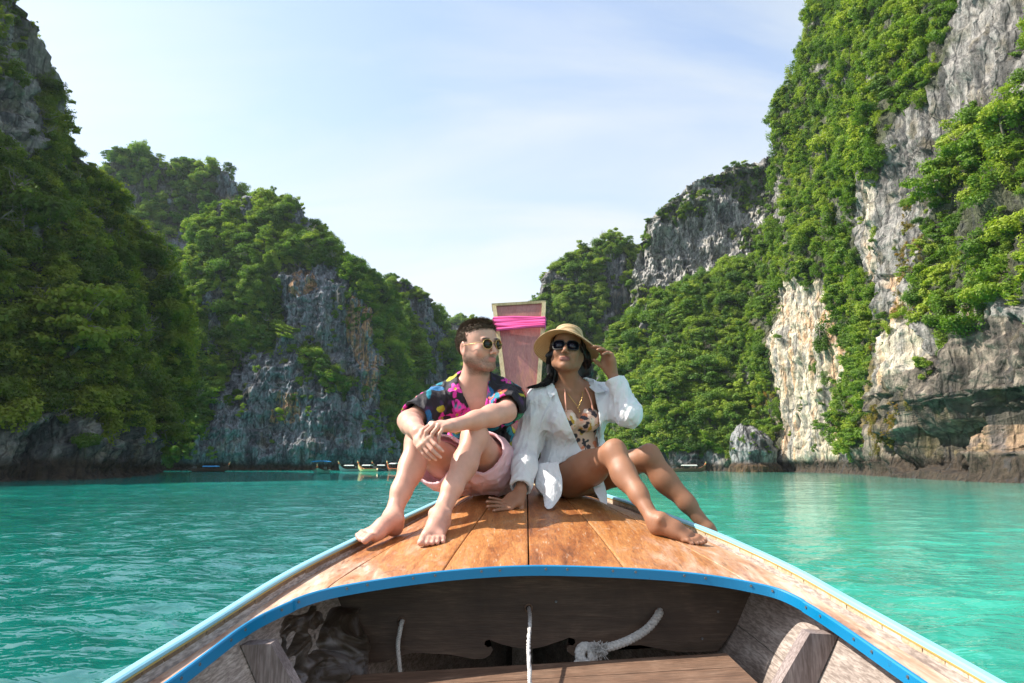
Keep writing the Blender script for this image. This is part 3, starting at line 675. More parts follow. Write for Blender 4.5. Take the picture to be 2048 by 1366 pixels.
def wood(name, tones, grain=(14, 0.9, 14), rough=0.5, bump=0.25, worn=None, obj=False, scale=3.0, spec=0.4, dirt=0.3):
    t = NT(name); p = t.pos(grain, obj=obj)
    rnd = t.n('ShaderNodeObjectInfo').outputs['Random']
    off = t.n('ShaderNodeVectorMath', operation='ADD'); t.set(off.inputs[0], p)
    cx = t.n('ShaderNodeCombineXYZ', {0: t.math('MULTIPLY', rnd, 31.0), 1: t.math('MULTIPLY', rnd, 17.0), 2: t.math('MULTIPLY', rnd, 9.0)}); t.set(off.inputs[1], cx.outputs[0])
    v = off.outputs[0]
    g = t.noise(v, scale, 8, 0.62, 1.1); g2 = t.noise(v, scale * 7, 5, 0.6, 0.3)
    soft = t.noise(t.pos((2.2, 0.9, 2.2), obj=obj), 1.6, 5, 0.6, 1.2)
    f = t.math('ADD', t.math('MULTIPLY', g, 0.55), t.math('ADD', t.math('MULTIPLY', soft, 0.55), t.math('MULTIPLY', t.math('SUBTRACT', rnd, 0.5), 0.16)))
    n = len(tones); c = t.ramp(f, *[(0.30 + 0.45 * i / (n - 1), tones[i]) for i in range(n)])
    c = t.mix(t.rng(g2, 0.40, 0.62, dirt, 0.0), c, (0.05, 0.03, 0.02))
    rgh = rough
    if worn is not None: c, rgh = worn(t, c, rough, g, soft)
    t.pbr(c, rgh, t.bump(t.math('ADD', g2, t.math('MULTIPLY', g, 0.6)), bump, 0.003)).inputs['Specular IOR Level'].default_value = spec
    return t.m
def deck_wear(t, c, rough, g, soft):
    # varnish is worn off to pale grey-pink wood towards the sides and the after edge
    q = t.n('ShaderNodeSeparateXYZ'); t.set(q.inputs[0], t.n('ShaderNodeNewGeometry').outputs['Position'])
    ax = t.math('ABSOLUTE', t.math('SUBTRACT', q.outputs[0], 0.06))
    n = t.noise(t.pos((3.2, 1.3, 3)), 1.6, 7, 0.65, 1.4); n2 = t.noise(t.pos((9, 2.0, 9)), 2.2, 6, 0.7, 0.8)
    w = t.math('ADD', t.math('MULTIPLY', t.math('SUBTRACT', ax, 0.33), 2.4), t.math('MULTIPLY', t.math('SUBTRACT', n, 0.47), 4.2))
    w = t.math('ADD', w, t.math('MULTIPLY', t.math('SUBTRACT', 1.9, q.outputs[1]), 0.8), clamp=True)
    pale = t.ramp(n2, (0.30, (0.20, 0.095, 0.065)), (0.46, (0.42, 0.25, 0.17)), (0.62, (0.60, 0.47, 0.37)))
    c2 = t.mix(w, c, pale)
    scr = t.noise(t.pos((28, 1.6, 28), (0, 0, 0.25)), 3.0, 3, 0.5, 0.2); c2 = t.mix(t.rng(scr, 0.66, 0.72, 0, 0.5), c2, (0.52, 0.40, 0.30)); c2 = t.mix(t.rng(scr, 0.34, 0.30, 0, 0.5), c2, (0.07, 0.035, 0.02))
    spots = t.noise(t.pos((14, 7, 14)), 2.0, 4, 0.6, 0.6)
    c2 = t.mix(t.rng(spots, 0.60, 0.70, 0, 0.40), c2, (0.46, 0.35, 0.27))
    c2 = t.mix(t.rng(spots, 0.36, 0.28, 0, 0.5), c2, (0.10, 0.045, 0.02))
    return c2, t.math('ADD', t.math('MULTIPLY', w, 0.22), t.math('ADD', 0.36, t.math('MULTIPLY', n2, 0.25)))
M_DECK = wood('varnished_deck_wood', [(0.10, 0.032, 0.013), (0.32, 0.105, 0.026), (0.49, 0.205, 0.060), (0.46, 0.28, 0.17)], (10, 0.8, 10), 0.3, 0.12, deck_wear, spec=0.5, dirt=0.35)
M_DARK = wood('dark_bulkhead_wood', [(0.028, 0.018, 0.013), (0.085, 0.055, 0.038), (0.19, 0.13, 0.09)], (0.8, 9, 9), 0.6, 0.5, dirt=0.6)
M_HULL = wood('weathered_hull_wood', [(0.13, 0.10, 0.085), (0.34, 0.28, 0.245), (0.52, 0.45, 0.40)], (9, 0.8, 9), 0.75, 0.5, dirt=0.55)
M_RIB = wood('grey_rib_wood', [(0.11, 0.085, 0.080), (0.25, 0.20, 0.19), (0.44, 0.37, 0.35)], (9, 9, 0.8), 0.75, 0.5, dirt=0.5)
M_THW = wood('thwart_wood', [(0.075, 0.042, 0.026), (0.17, 0.095, 0.060), (0.30, 0.19, 0.13)], (0.7, 9, 9), 0.65, 0.6, dirt=0.6)
M_BLK = wood('edge_block_wood', [(0.36, 0.24, 0.13), (0.56, 0.44, 0.30), (0.70, 0.62, 0.50)], (6, 6, 6), 0.75, 0.4, dirt=0.3)
M_BLK_SHADE = wood('shaded_edge_block_wood', [(0.10, 0.062, 0.035), (0.20, 0.135, 0.080), (0.30, 0.22, 0.15)], (6, 6, 6), 0.75, 0.4, dirt=0.4)  # left rail blocks: weathered, and their shade put into the darker brown
M_PROW = wood('purple_prow_wood', [(0.20, 0.060, 0.050), (0.36, 0.120, 0.105), (0.42, 0.17, 0.16), (0.50, 0.22, 0.15)], (9, 9, 0.8), 0.35, 0.15, spec=0.5, dirt=0.25)
M_CREAMW = wood('pale_trim_wood', [(0.42, 0.28, 0.13), (0.66, 0.50, 0.28), (0.72, 0.58, 0.38)], (9, 9, 1.5), 0.55, 0.2, dirt=0.3)
def paint(name, col, chip=(0.35, 0.30, 0.25), amt=0.3):
    t = NT(name); n = t.noise(t.pos((9, 9, 9)), 3, 7, 0.7); n2 = t.noise(t.pos((2, 2, 2)), 2, 4)
    c = t.mix(t.rng(n2, 0.3, 0.7, 0, 0.5), col, tuple(min(1, q * 1.25 + 0.01) for q in col))
    c = t.mix(t.rng(n, 0.64, 0.70, 0, amt), c, chip)
    t.pbr(c, t.rng(n2, 0.3, 0.7, 0.32, 0.5), t.bump(n, 0.15, 0.002)); return t.m
M_BLUE = paint('blue_trim_paint', (0.002, 0.175, 0.37), (0.03, 0.10, 0.18), 0.85)
M_PALE = paint('pale_blue_rail_paint', (0.22, 0.48, 0.60), (0.45, 0.42, 0.36), 0.7)
M_YEL = paint('yellow_line_paint', (0.34, 0.24, 0.06))
M_HOUT = paint('outer_hull_paint', (0.06, 0.30, 0.36))
M_SCREW = simple('screw_metal', (0.16, 0.17, 0.18), 0.5, 0.3, 60, Metallic=0.6)
M_ROPE = simple('rope_fibre', (0.50, 0.48, 0.46), 0.85, 0.25, 120)
M_BLACK = simple('black_gap', (0.010, 0.008, 0.007), 0.9)

boat = empty('longtail_boat', (0.06, 1.6, CZ - 0.3), 'wooden long-tail boat in the foreground with varnished bow deck and blue trim', 'boat')
# deck planks ---------------------------------------------------------------
seams_far = np.array([-1.0, -0.66, -0.32, 0.0, 0.33, 0.64, 1.0]); seams_near = np.array([-1.0, -0.77, -0.345, 0.0, 0.345, 0.77, 1.0])
D_END = 3.46
def seam(k, d):
    f = np.clip((d - 2.15) / 1.1, 0, 1); return seams_near[k] * (1 - f) + seams_far[k] * f
WJ = np.array([0, .008, .03, .1, .2, .3, .4, .5, .6, .7, .8, .9, .97, .992, 1.0])
for k in range(6):
    nu, nv = len(WJ), 90
    V = np.zeros((nv, nu, 3))
    e = 0.0022 if k in (2, 3) else 0.0014
    if k in (0, 5):
        dd = np.concatenate([np.linspace(-1, 1.3, 12)[:-1], np.linspace(1.3, D_END, nv - 11)])
        if k == 0: xa = XL(dd) + 0.012; xb = np.minimum(np.where(dd < float(inner(np.array(-0.77))) + 0.0, armL(dd), 9), 9); sm = sx(seam(1, dd), dd) - e; xb = np.where(xb > 5, sm, xb - 0.001)
        else: xb = XR(dd) - 0.012; xa = np.where(dd < float(inner(np.array(0.77))), armR(dd), -9); sm = sx(seam(5, dd), dd) + e; xa = np.where(xa < -5, sm, xa + 0.001)
    for j, w_ in enumerate(WJ):
        if k not in (0, 5):
            s0 = seam(k, 2.1) * (1 - w_) + seam(k + 1, 2.1) * w_; d0 = float(inner(np.array(s0)))
            dd = d0 + (D_END - d0) * np.linspace(0, 1, nv)
            xa, xb = sx(seam(k, dd), dd) + e, sx(seam(k + 1, dd), dd) - e
        x = xa * (1 - w_) + xb * w_
        V[:, j, 0] = x; V[:, j, 1] = dd
        V[:, j, 2] = deck_z(x, dd) + 0.0010 * vnoise(x * 30 + k * 9, dd * 1.3, 0 * x, k) - (0.0018 if min(w_, 1 - w_) == 0 else 0)
    top = V.reshape(-1, 3); bot = top.copy(); bot[:, 2] -= 0.022
    i = np.arange(nv * nu).reshape(nv, nu); n = nv * nu
    Q = [np.stack([i[:-1, :-1], i[:-1, 1:], i[1:, 1:], i[1:, :-1]], -1).reshape(-1, 4)]
    Q.append(Q[0][:, ::-1] + n)
    def side(a): return np.stack([a[:-1], a[1:], a[1:] + n, a[:-1] + n], -1)
    Q += [side(i[:, 0]), side(i[:, -1])[:, ::-1], side(i[0, :])[:, ::-1], side(i[-1, :])]
    link('deck_plank', mesh_np('deck_plank', np.concatenate([top, bot]), np.concatenate(Q), False), M_DECK, boat)
# sealing board under the seams
# rails: pale blue cap, yellow line, rows of small edge blocks -------------------
rng = np.random.default_rng(5)
for sg, X in ((-1, XL), (1, XR)):
    dd = np.linspace(-1.0, 4.3, 90); wcap = 0.026
    path = [(float(X(d)) - sg * wcap / 2, d, CZ + float(zrail(d)) - 0.006) for d in dd]
    v, f = sweep(path, [(-wcap / 2, -0.007), (wcap / 2, -0.007), (wcap / 2, 0.004), (wcap / 2 - 0.005, 0.007), (-wcap / 2 + 0.005, 0.007), (-wcap / 2, 0.004)])
    link('rail_cap', pydata('rail_cap', v, f), M_PALE, boat)
    path = [(float(X(d)) - sg * (wcap + 0.0015), d, CZ + float(zrail(d)) - 0.011) for d in dd]
    v, f = sweep(path, [(-0.0015, -0.0018), (0.0015, -0.0018), (0.0015, 0.0018), (-0.0015, 0.0018)])
    link('yellow_line', pydata('yellow_line', v, f), M_YEL, boat)
    d = 1.0
    while d < 3.55:
        L = 0.072 * (1 + 0.10 * rng.uniform(-1, 1)); a, b = d + 0.0015, d + L - 0.0015
        V = []
        dz = rng.uniform(-0.0012, 0.0012); dx = rng.uniform(0, 0.0015)
        for q in (a, b):
            xo = float(X(q)) - sg * 0.012; xi = float(X(q)) - sg * (wcap + 0.0 + dx); zt = CZ + float(zrail(q)) - 0.0135 + dz; zb = CZ + float(zrail(q)) - LIP - 0.004
            V += [(xo, q, zb), (xi, q, zb), (xi, q, zt), (xo, q, zt)]
        link('edge_block', pydata('edge_block', V, [(0, 1, 2, 3), (7, 6, 5, 4), (0, 4, 5, 1), (1, 5, 6, 2), (2, 6, 7, 3), (3, 7, 4, 0)]), M_BLK if sg > 0 else M_BLK_SHADE, boat)
        d += L
# blue trim along the cut-out ---------------------------------------------------
core = catmull([(p[0], p[1]) for p in TP], 150)
for _ in range(3): core[3:-3] = sum(core[3 + q:len(core) - 3 + q] for q in range(-3, 4)) / 7
xy = np.concatenate([[(-0.745, q) for q in np.linspace(-1, core[0][1] - .1, 14)], core, [(0.872 + .003 * k, q) for k, q in enumerate(np.linspace(core[-1][1] - .1, -1.0, 14))]])
tp = [(float(a_), float(b_), float(deck_z(a_, b_))) for a_, b_ in xy]
TH = 0.030
path = [(p[0] - 0.004 * np.sign(p[0] - 0.06) * (p[1] < 2.0), p[1] - 0.006, p[2] - TH / 2 + 0.004) for p in tp]
v, f = sweep(path, [(-0.006, -TH / 2), (0.006, -TH / 2), (0.006, TH / 2 - 0.003), (0.003, TH / 2), (-0.003, TH / 2), (-0.006, TH / 2 - 0.003)])
link('blue_trim', pydata('blue_trim', v, f), M_BLUE, boat)
scr = bmesh.new(); bmesh.ops.create_cone(scr, cap_ends=True, segments=10, radius1=0.0042, radius2=0.0034, depth=0.003); sme = bpy.data.meshes.new('screw'); scr.to_mesh(sme); scr.free(); sme.materials.append(M_SCREW)
acc = 0; last = Vector(path[0]); nxt = 0.08; pair = 0
for a in range(1, len(path) - 1):
    p = Vector(path[a]); acc += (p - last).length; last = p
    if acc > nxt:
        tdir = (Vector(path[a + 1]) - Vector(path[a - 1])).normalized(); nr = tdir.cross(Vector((0, 0, 1))).normalized()
        o = bpy.data.objects.new('screw', sme); COL.objects.link(o); o.parent = boat
        o.rotation_euler = nr.to_track_quat('Z', 'Y').to_euler(); o.location = p + nr * 0.0068 + Vector((0, 0, 0.004 * (1 if pair else -1))) - boat.location
        nxt = acc + (0.055 if pair % 2 else 0.13); pair += 1
# hull strakes: outer skin and inner lining as thick planks --------------------
def hull_pt(sg, d, t, inset=0.0):
    X = XL(d) if sg < 0 else XR(d); xc = 0.06; hw = abs(X - xc) - inset
    zr = float(zrail(d)) - 0.016; zk = -1.95 + max(0, d - 2.0) ** 2 * 0.30
    z = zr + (zk - zr) * t
    prof = (1 - t ** 1.3) ** 0.8 * (1 - 0.35 * t * (1 - t) * 2)
    return (xc + sg * hw * prof, d, CZ + z + inset * t)
tcuts = [0.0, 0.13, 0.26, 0.42, 0.60, 0.80, 1.0]
for sg in (-1, 1):
    for k in range(6):
        V = []; Fc = []; ds = np.linspace(-1.0, 4.3, 40); tt = np.linspace(tcuts[k] + 0.0008, tcuts[k + 1] - 0.0008, 4)
        for d in ds:
            for q in tt: V.append(hull_pt(sg, float(d), float(q)))
            for q in tt[::-1]: V.append(hull_pt(sg, float(d), float(q), 0.022))
        m = 8
        for a in range(len(ds) - 1):
            for b in range(m): Fc.append((a * m + b, a * m + (b + 1) % m, (a + 1) * m + (b + 1) % m, (a + 1) * m + b))
        Fc += [tuple(range(m)), tuple((len(ds) - 1) * m + b for b in range(m))]
        o = link('hull_plank', pydata('hull_plank', V, Fc), [M_HULL, M_HOUT], boat)
        for p in o.data.polygons:
            if p.index < (len(ds) - 1) * m and p.index % m < 3: p.material_index = 1
# ribs -------------------------------------------------------------------------
def rib(sg, d, w=0.05, depth=0.075, t0=0.02, dlow=0.0):
    V = []; n = 12
    for i in range(n):
        t = t0 + (0.62 - t0) * i / (n - 1)
        o = hull_pt(sg, d, t, 0.022); q = hull_pt(sg, d, t, 0.022 + depth * (0.75 + 0.5 * min(1, i / 4)))
        for dy in (-w / 2, w / 2): V += [(o[0], d + dy, o[2]), (q[0], d + dy, q[2])]
    Fc = []
    for i in range(n - 1):
        a = i * 4; Fc += [(a, a + 1, a + 5, a + 4), (a + 2, a + 6, a + 7, a + 3), (a + 1, a + 3, a + 7, a + 5), (a, a + 4, a + 6, a + 2)]
    Fc += [(0, 2, 3, 1), (n * 4 - 4, n * 4 - 3, n * 4 - 1, n * 4 - 2)]
    link('rib', pydata('rib', V, Fc), M_RIB, boat)
for sg, d, w_ in ((1, 1.93, 0.05), (1, 1.42, 0.05), (-1, 1.86, 0.05), (-1, 1.36, 0.05)): rib(sg, d, w_, 0.105, 0.046)
# bulkhead with scroll-cut lower edge --------------------------------------------
BD = 2.36
BH = [(596, 1180), (607, 1213), (620, 1247), (650, 1290), (683, 1327), (725, 1327), (766, 1324), (795, 1313), (827, 1305), (864, 1307), (900, 1309), (925, 1314), (947, 1318), (968, 1317), (980, 1310), (986, 1299),
      (982, 1293), (974, 1294), (969, 1289), (970, 1282), (978, 1279), (988, 1283), (1005, 1289), (1025, 1294), (1046, 1297), (1068, 1297), (1087, 1293), (1108, 1286), (1128, 1279), (1139, 1275), (1149, 1278), (1151, 1285), (1146, 1291), (1138, 1290),
      (1133, 1295), (1135, 1303), (1146, 1311), (1170, 1312), (1195, 1306), (1210, 1301), (1251, 1291), (1281, 1290), (1310, 1296), (1354, 1303), (1400, 1304), (1436, 1301), (1470, 1255), (1500, 1215), (1515, 1180)]
topc = [(1400, 1160), (1200, 1150), (1054, 1146), (860, 1158), (700, 1178)]
bp = [W(a, b, BD) for a, b in BH] + [W(a, b - 14, BD) for a, b in topc]
bm = bmesh.new(); vs = [bm.verts.new(p) for p in bp]; fc = bm.faces.new(vs); bmesh.ops.triangulate(bm, faces=[fc])
r = bmesh.ops.extrude_face_region(bm, geom=list(bm.faces)); bmesh.ops.translate(bm, vec=(0, 0.028, 0), verts=[g for g in r['geom'] if isinstance(g, bmesh.types.BMVert)])
bmesh.ops.recalc_face_normals(bm, faces=bm.faces)
me = bpy.data.meshes.new('bulkhead'); bm.to_mesh(me); bm.free(); link('bulkhead', me, M_DARK, boat)
# rope holes: worn rims, and a black plug painted as the shade inside
for hx, hy in ((803, 1243), (1057, 1216), (1316, 1226)):
    c = W(hx, hy, BD)
    v, f = tube([(c[0] + 0.0115 * math.cos(a), BD - 0.0015, c[2] + 0.0115 * math.sin(a)) for a in np.linspace(0, 6.283, 20)], 0.0032, 6)
    link('hole_rim', pydata('hole_rim', v, f, True), M_THW, boat)
    v, f = tube([(c[0], BD - 0.0022, c[2]), (c[0], BD + 0.02, c[2])], 0.0105, 14)
    link('hole_shade_plug', pydata('hole_shade_plug', v, f, True), M_BLACK, boat)
for hx, hy in ((684, 1251), (717, 1305), (1404, 1277), (1436, 1223), (1112, 1203)):
    c = W(hx, hy, BD); o = bpy.data.objects.new('screw', sme); COL.objects.link(o); o.parent = boat; o.rotation_euler = (R(90), 0, 0); o.location = Vector((c[0], BD - 0.002, c[2])) - boat.location
# bow block where the deck ends, and the pale cap beyond it
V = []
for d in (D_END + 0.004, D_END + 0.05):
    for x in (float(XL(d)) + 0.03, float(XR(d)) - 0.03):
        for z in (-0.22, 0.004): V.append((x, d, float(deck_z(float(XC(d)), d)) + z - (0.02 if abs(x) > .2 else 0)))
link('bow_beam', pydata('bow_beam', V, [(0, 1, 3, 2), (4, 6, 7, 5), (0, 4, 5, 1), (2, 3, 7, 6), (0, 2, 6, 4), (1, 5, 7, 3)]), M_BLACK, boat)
V = []
for d in (D_END + 0.052, 4.25):
    for s in (-1, 1):
        x = float(XC(d)) + s * (0.9 * (float(XR(d)) - float(XC(d))))
        for z in (-0.25, -0.008): V.append((x, d, CZ + float(zrail(D_END)) + 0.03 + (d - D_END) * 0.09 + z))
link('bow_cap', pydata('bow_cap', V, [(0, 1, 3, 2), (4, 6, 7, 5), (0, 4, 5, 1), (2, 3, 7, 6), (0, 2, 6, 4), (1, 5, 7, 3)]), M_CREAMW, boat)
# thwart: two planks
for a, (y0, y1) in enumerate(((0, 0.13), (0.134, 0.30))):
    pts = []
    dl = 2.16; p0 = W(560, 1358, dl); p1 = W(1452, 1306, dl)
    V = []
    for p in (p0, p1):
        for yy in (y0, y1):
            for zz in (0, -0.035): V.append((p[0], dl - yy, p[2] + zz - yy * 0.02))
    link('thwart_plank', pydata('thwart_plank', V, [(0, 1, 3, 2), (4, 6, 7, 5), (0, 4, 5, 1), (2, 3, 7, 6), (0, 2, 6, 4), (1, 5, 7, 3)]), M_THW, boat)
# stringer along the right inner side
pth = [hull_pt(1, d, 0.22 + 0.0 * d, 0.035) for d in np.linspace(1.2, 2.34, 14)]
v, f = sweep(pth, [(-0.012, -0.02), (0.012, -0.02), (0.012, 0.02), (-0.012, 0.02)]); link('stringer', pydata('stringer', v, f), M_RIB, boat)
pth = [hull_pt(-1, d, 0.22, 0.035) for d in np.linspace(1.2, 2.34, 14)]
v, f = sweep(pth, [(-0.012, -0.02), (0.012, -0.02), (0.012, 0.02), (-0.012, 0.02)]); link('stringer', pydata('stringer', v, f), M_RIB, boat)
# a grey pole lying on the bottom, seen in the dark gap
link('floor_board', pydata('floor_board', *boxvf((0.06, 2.2, CZ - 1.15), (1.1, 4.4, 0.03))), M_HULL, boat)
V, Fc = boxvf((0.06, 1.4, CZ - 1.86), (.12, 4.6, .16)); link('keel', pydata('keel', V, Fc), M_HULL, boat)
V, Fc = boxvf((0.05, 3.9, CZ - 0.80), (.10, .9, 1.05)); link('stem_post', pydata('stem_post', V, Fc), M_HULL, boat)
# prow board -------------------------------------------------------------------
PB = [(W(1029, 975, 3.80), W(1067, 975, 3.80)), (W(1017, 865, 3.84), W(1073, 864, 3.84)), (W(1004, 752, 3.90), W(1081, 750, 3.90)), (W(994, 672, 3.95), W(1087, 670, 3.95)), (W(986, 612, 4.0), W(1090, 606, 4.0))]
prow = link('prow_board', (lambda: pydata('prow_board', *(lambda V: (V, [tuple(range(4))] + [(i * 4 + j, i * 4 + (j + 1) % 4, (i + 1) * 4 + (j + 1) % 4, (i + 1) * 4 + j) for i in range(4) for j in range(4)] + [(16, 17, 18, 19)]))(
    [tuple(Vector(q) + Vector((0, dy, 0))) for l, r_ in PB for q, dy in ((l, 0), (r_, 0), (r_, 0.13), (l, 0.13))])))(), M_PROW, boat)
for side_ in (0, 1):
    sg = -1 if side_ == 0 else 1
    pth = [Vector(q[side_]) + Vector((-sg * 0.007, -0.004, 0)) for q in PB]
    v, f = sweep(pth, [(-0.012, -0.010), (0.012, -0.010), (0.012, 0.010), (-0.012, 0.010)], up=(0, 1, 0))
    link('edge_strip', pydata('edge_strip', v, f), M_CREAMW, prow)
l, r_ = Vector(PB[-1][0]), Vector(PB[-1][1]); e = (r_ - l).normalized()
v, f = sweep([l - e * 0.008, r_ + e * 0.004], [(-0.14, -0.006), (0.010, -0.006), (0.010, 0.010), (-0.14, 0.010)], up=(0, 0, 1))
c_ = [p + Vector((0, 0, 0.004)) for p in v]
link('top_cap', pydata('top_cap', c_, f), M_CREAMW, prow)

# pink ribbon wound round the prow board ------------------------------------------
def ribbon():
    t = NT('pink_cloth'); w = t.noise(t.pos((3, 3, 60)), 2, 4, 0.6, 0.4)
    t.pbr(t.ramp(w, (0.35, (0.62, 0.045, 0.20)), (0.65, (0.88, 0.12, 0.38))), 0.55, t.bump(w, 0.6, 0.004)); return t.m
M_PINK = ribbon(); parts = []
for k in range(7):
    f0 = k / 6; y = 636 + 19 * f0; tl = rng.uniform(-3, 3)
    dd_ = 3.975 - 0.04 * f0
    a = Vector(W(986.5 + 2.2 * f0, y + 2 + tl, dd_ - 0.012)); b = Vector(W(1090.5 - 1.0 * f0, y - 1 - tl, dd_ - 0.012)); hgt = 0.010
    loop = []
    for q in np.linspace(0, 1, 9):
        loop.append(a.lerp(b, q) + Vector((0, -0.006 - 0.005 * math.sin(math.pi * q + k) - 0.001 * k, 0.003 * math.sin(q * 5 + k * 1.7))))
    loop += [b + Vector((0.006, 0.08, 0)), b + Vector((0.004, 0.16, 0)), a + Vector((-0.004, 0.16, 0)), a + Vector((-0.006, 0.08, 0)), loop[0]]
    parts.append(sweep(loop, [(-0.003, -hgt), (0.002, -hgt * 0.5), (0.004, 0), (0.002, hgt * 0.5), (-0.003, hgt)], closed=True, caps=False))
o = link('prow_ribbon', pydata('prow_ribbon', *join(parts), True), M_PINK); tag(o, 'bright pink cloth ribbon wound round the wooden prow board', 'ribbon')

# ropes --------------------------------------------------------------------------
def laid_rope(path, r, pitch=0.03, k=7, n=None):
    P = catmull(path, n or max(24, int(len(path) * 14))); L = np.concatenate([[0], np.cumsum(np.linalg.norm(np.diff(P, axis=0), axis=1))])
    parts = []
    T = np.gradient(P, axis=0); T /= np.linalg.norm(T, axis=1)[:, None] + 1e-9
    ref = np.array((0.3, 1, 0.2)); A = np.cross(T, ref); A /= np.linalg.norm(A, axis=1)[:, None]; B = np.cross(T, A)
    for s in range(3):
        a = L / pitch * 2 * math.pi + s * 2.0944
        Q = P + A * (np.cos(a) * r * 0.5)[:, None] + B * (np.sin(a) * r * 0.5)[:, None]
        parts.append(tube([tuple(q) for q in Q], r * 0.56, k))
    return parts
def rope_obj(name, parts, label):
    o = link(name, pydata(name, *join(parts), True), M_ROPE); return tag(o, label, 'rope')
c = W(805, 1243, BD)
rope_obj('rope', laid_rope([c + np.array((0.0, 0.02, 0)), c + np.array((0, -0.012, 0)), W(800, 1262, 2.33), W(796, 1290, 2.33), W(799, 1330, 2.33), W(802, 1362, 2.33)], 0.0075, 0.022, n=70), 'thin white rope hanging from the left hole of the bulkhead')
c = W(1058, 1216, BD)
rope_obj('rope', laid_rope([c + np.array((0, 0.02, 0)), c + np.array((0, -0.012, 0)), W(1060, 1240, 2.2), W(1057, 1290, 2.0), W(1059, 1345, 1.86), W(1060, 1420, 1.75)], 0.0062, 0.020, n=90), 'thin white rope hanging straight down from the middle hole')
c = W(1316, 1226, BD)
kn = W(1178, 1306, 2.26)
parts = laid_rope([c + np.array((0.005, 0.02, 0.004)), c + np.array((0, -0.014, 0)), W(1296, 1256, 2.31), W(1262, 1278, 2.28), W(1225, 1292, 2.26), kn + np.array((0.02, 0, 0.01))], 0.0135, 0.036, n=80)
for a0, rr_, tilt, off in ((0.0, 0.026, 0.5, (-0.012, -0.006, 0.0)), (1.2, 0.024, -0.6, (-0.004, -0.014, -0.004)), (0.4, 0.022, 1.3, (0.010, -0.012, 0.004))):
    ring = [kn + np.array(off) + np.array((math.cos(q) * rr_ * math.cos(tilt), math.sin(q) * rr_ * 0.5 + math.cos(q) * rr_ * math.sin(tilt) * 0.4, math.sin(q) * rr_ * 0.8)) for q in np.linspace(a0, a0 + 6.6, 14)]
    parts += laid_rope(ring, 0.0115, 0.034, n=60)
parts += laid_rope([kn + np.array((-0.02, -0.01, -0.01)), kn + np.array((-0.04, -0.02, -0.025)), kn + np.array((-0.05, -0.03, -0.05))], 0.011, 0.034, n=24)
for i in range(150):
    d = rng.normal(size=3); d[1] = -abs(d[1]) * 0.6; d /= np.linalg.norm(d); st = kn + np.array((0.028, -0.022, 0.014)) + rng.normal(size=3) * 0.006
    ln = rng.uniform(0.014, 0.034); parts.append(tube([tuple(st), tuple(st + d * ln * 0.6 + rng.normal(size=3) * 0.003), tuple(st + d * ln)], 0.0011, 4))
rope_obj('rope', parts, 'thick knotted rope with a frayed end at the right of the bulkhead')

# crumpled tarpaulin on the left inside the hull -----------------------------------
n_ = 90
U, Vv = np.meshgrid(np.linspace(0, 1, n_), np.linspace(0, 1, n_))
c00, c10, c01, c11 = W(520, 1250, 2.02), W(700, 1185, 2.42), W(500, 1480, 1.72), W(760, 1420, 2.15)
P = ((1 - U)[..., None] * (1 - Vv)[..., None] * c00 + U[..., None] * (1 - Vv)[..., None] * c10 + (1 - U)[..., None] * Vv[..., None] * c01 + U[..., None] * Vv[..., None] * c11)
wx, wy = U * 2.6 + fbm(U * 3, Vv * 3, 0 * U, 2, 5), Vv * 2.6 + fbm(U * 3 + 5, Vv * 3, 0 * U, 2, 6)
cru = -np.abs(fbm(wx, wy, 0 * U, 3, 15, 0.42)) * 0.13 + 0.03
P[..., 0] += cru * 0.8; P[..., 1] -= cru * 0.6; P[..., 2] += cru * 0.25
i = np.arange(n_ * n_).reshape(n_, n_); Q = np.stack([i[:-1, :-1], i[:-1, 1:], i[1:, 1:], i[1:, :-1]], -1).reshape(-1, 4)
t = NT('tarpaulin_plastic'); nn = t.noise(t.pos((3, 3, 3)), 3.0, 6, 0.65, 1.2)
t.pbr(t.ramp(nn, (0.36, (0.030, 0.020, 0.012)), (0.48, (0.070, 0.050, 0.034)), (0.60, (0.14, 0.12, 0.115))), 0.5, t.bump(nn, 0.5, 0.01))
o = link('tarpaulin', mesh_np('tarpaulin', P.reshape(-1, 3), Q), t.m); md = o.modifiers.new('thick', 'SOLIDIFY'); md.thickness = 0.002
tag(o, 'crumpled brown and grey plastic sheet tucked under the left side deck', 'tarpaulin')
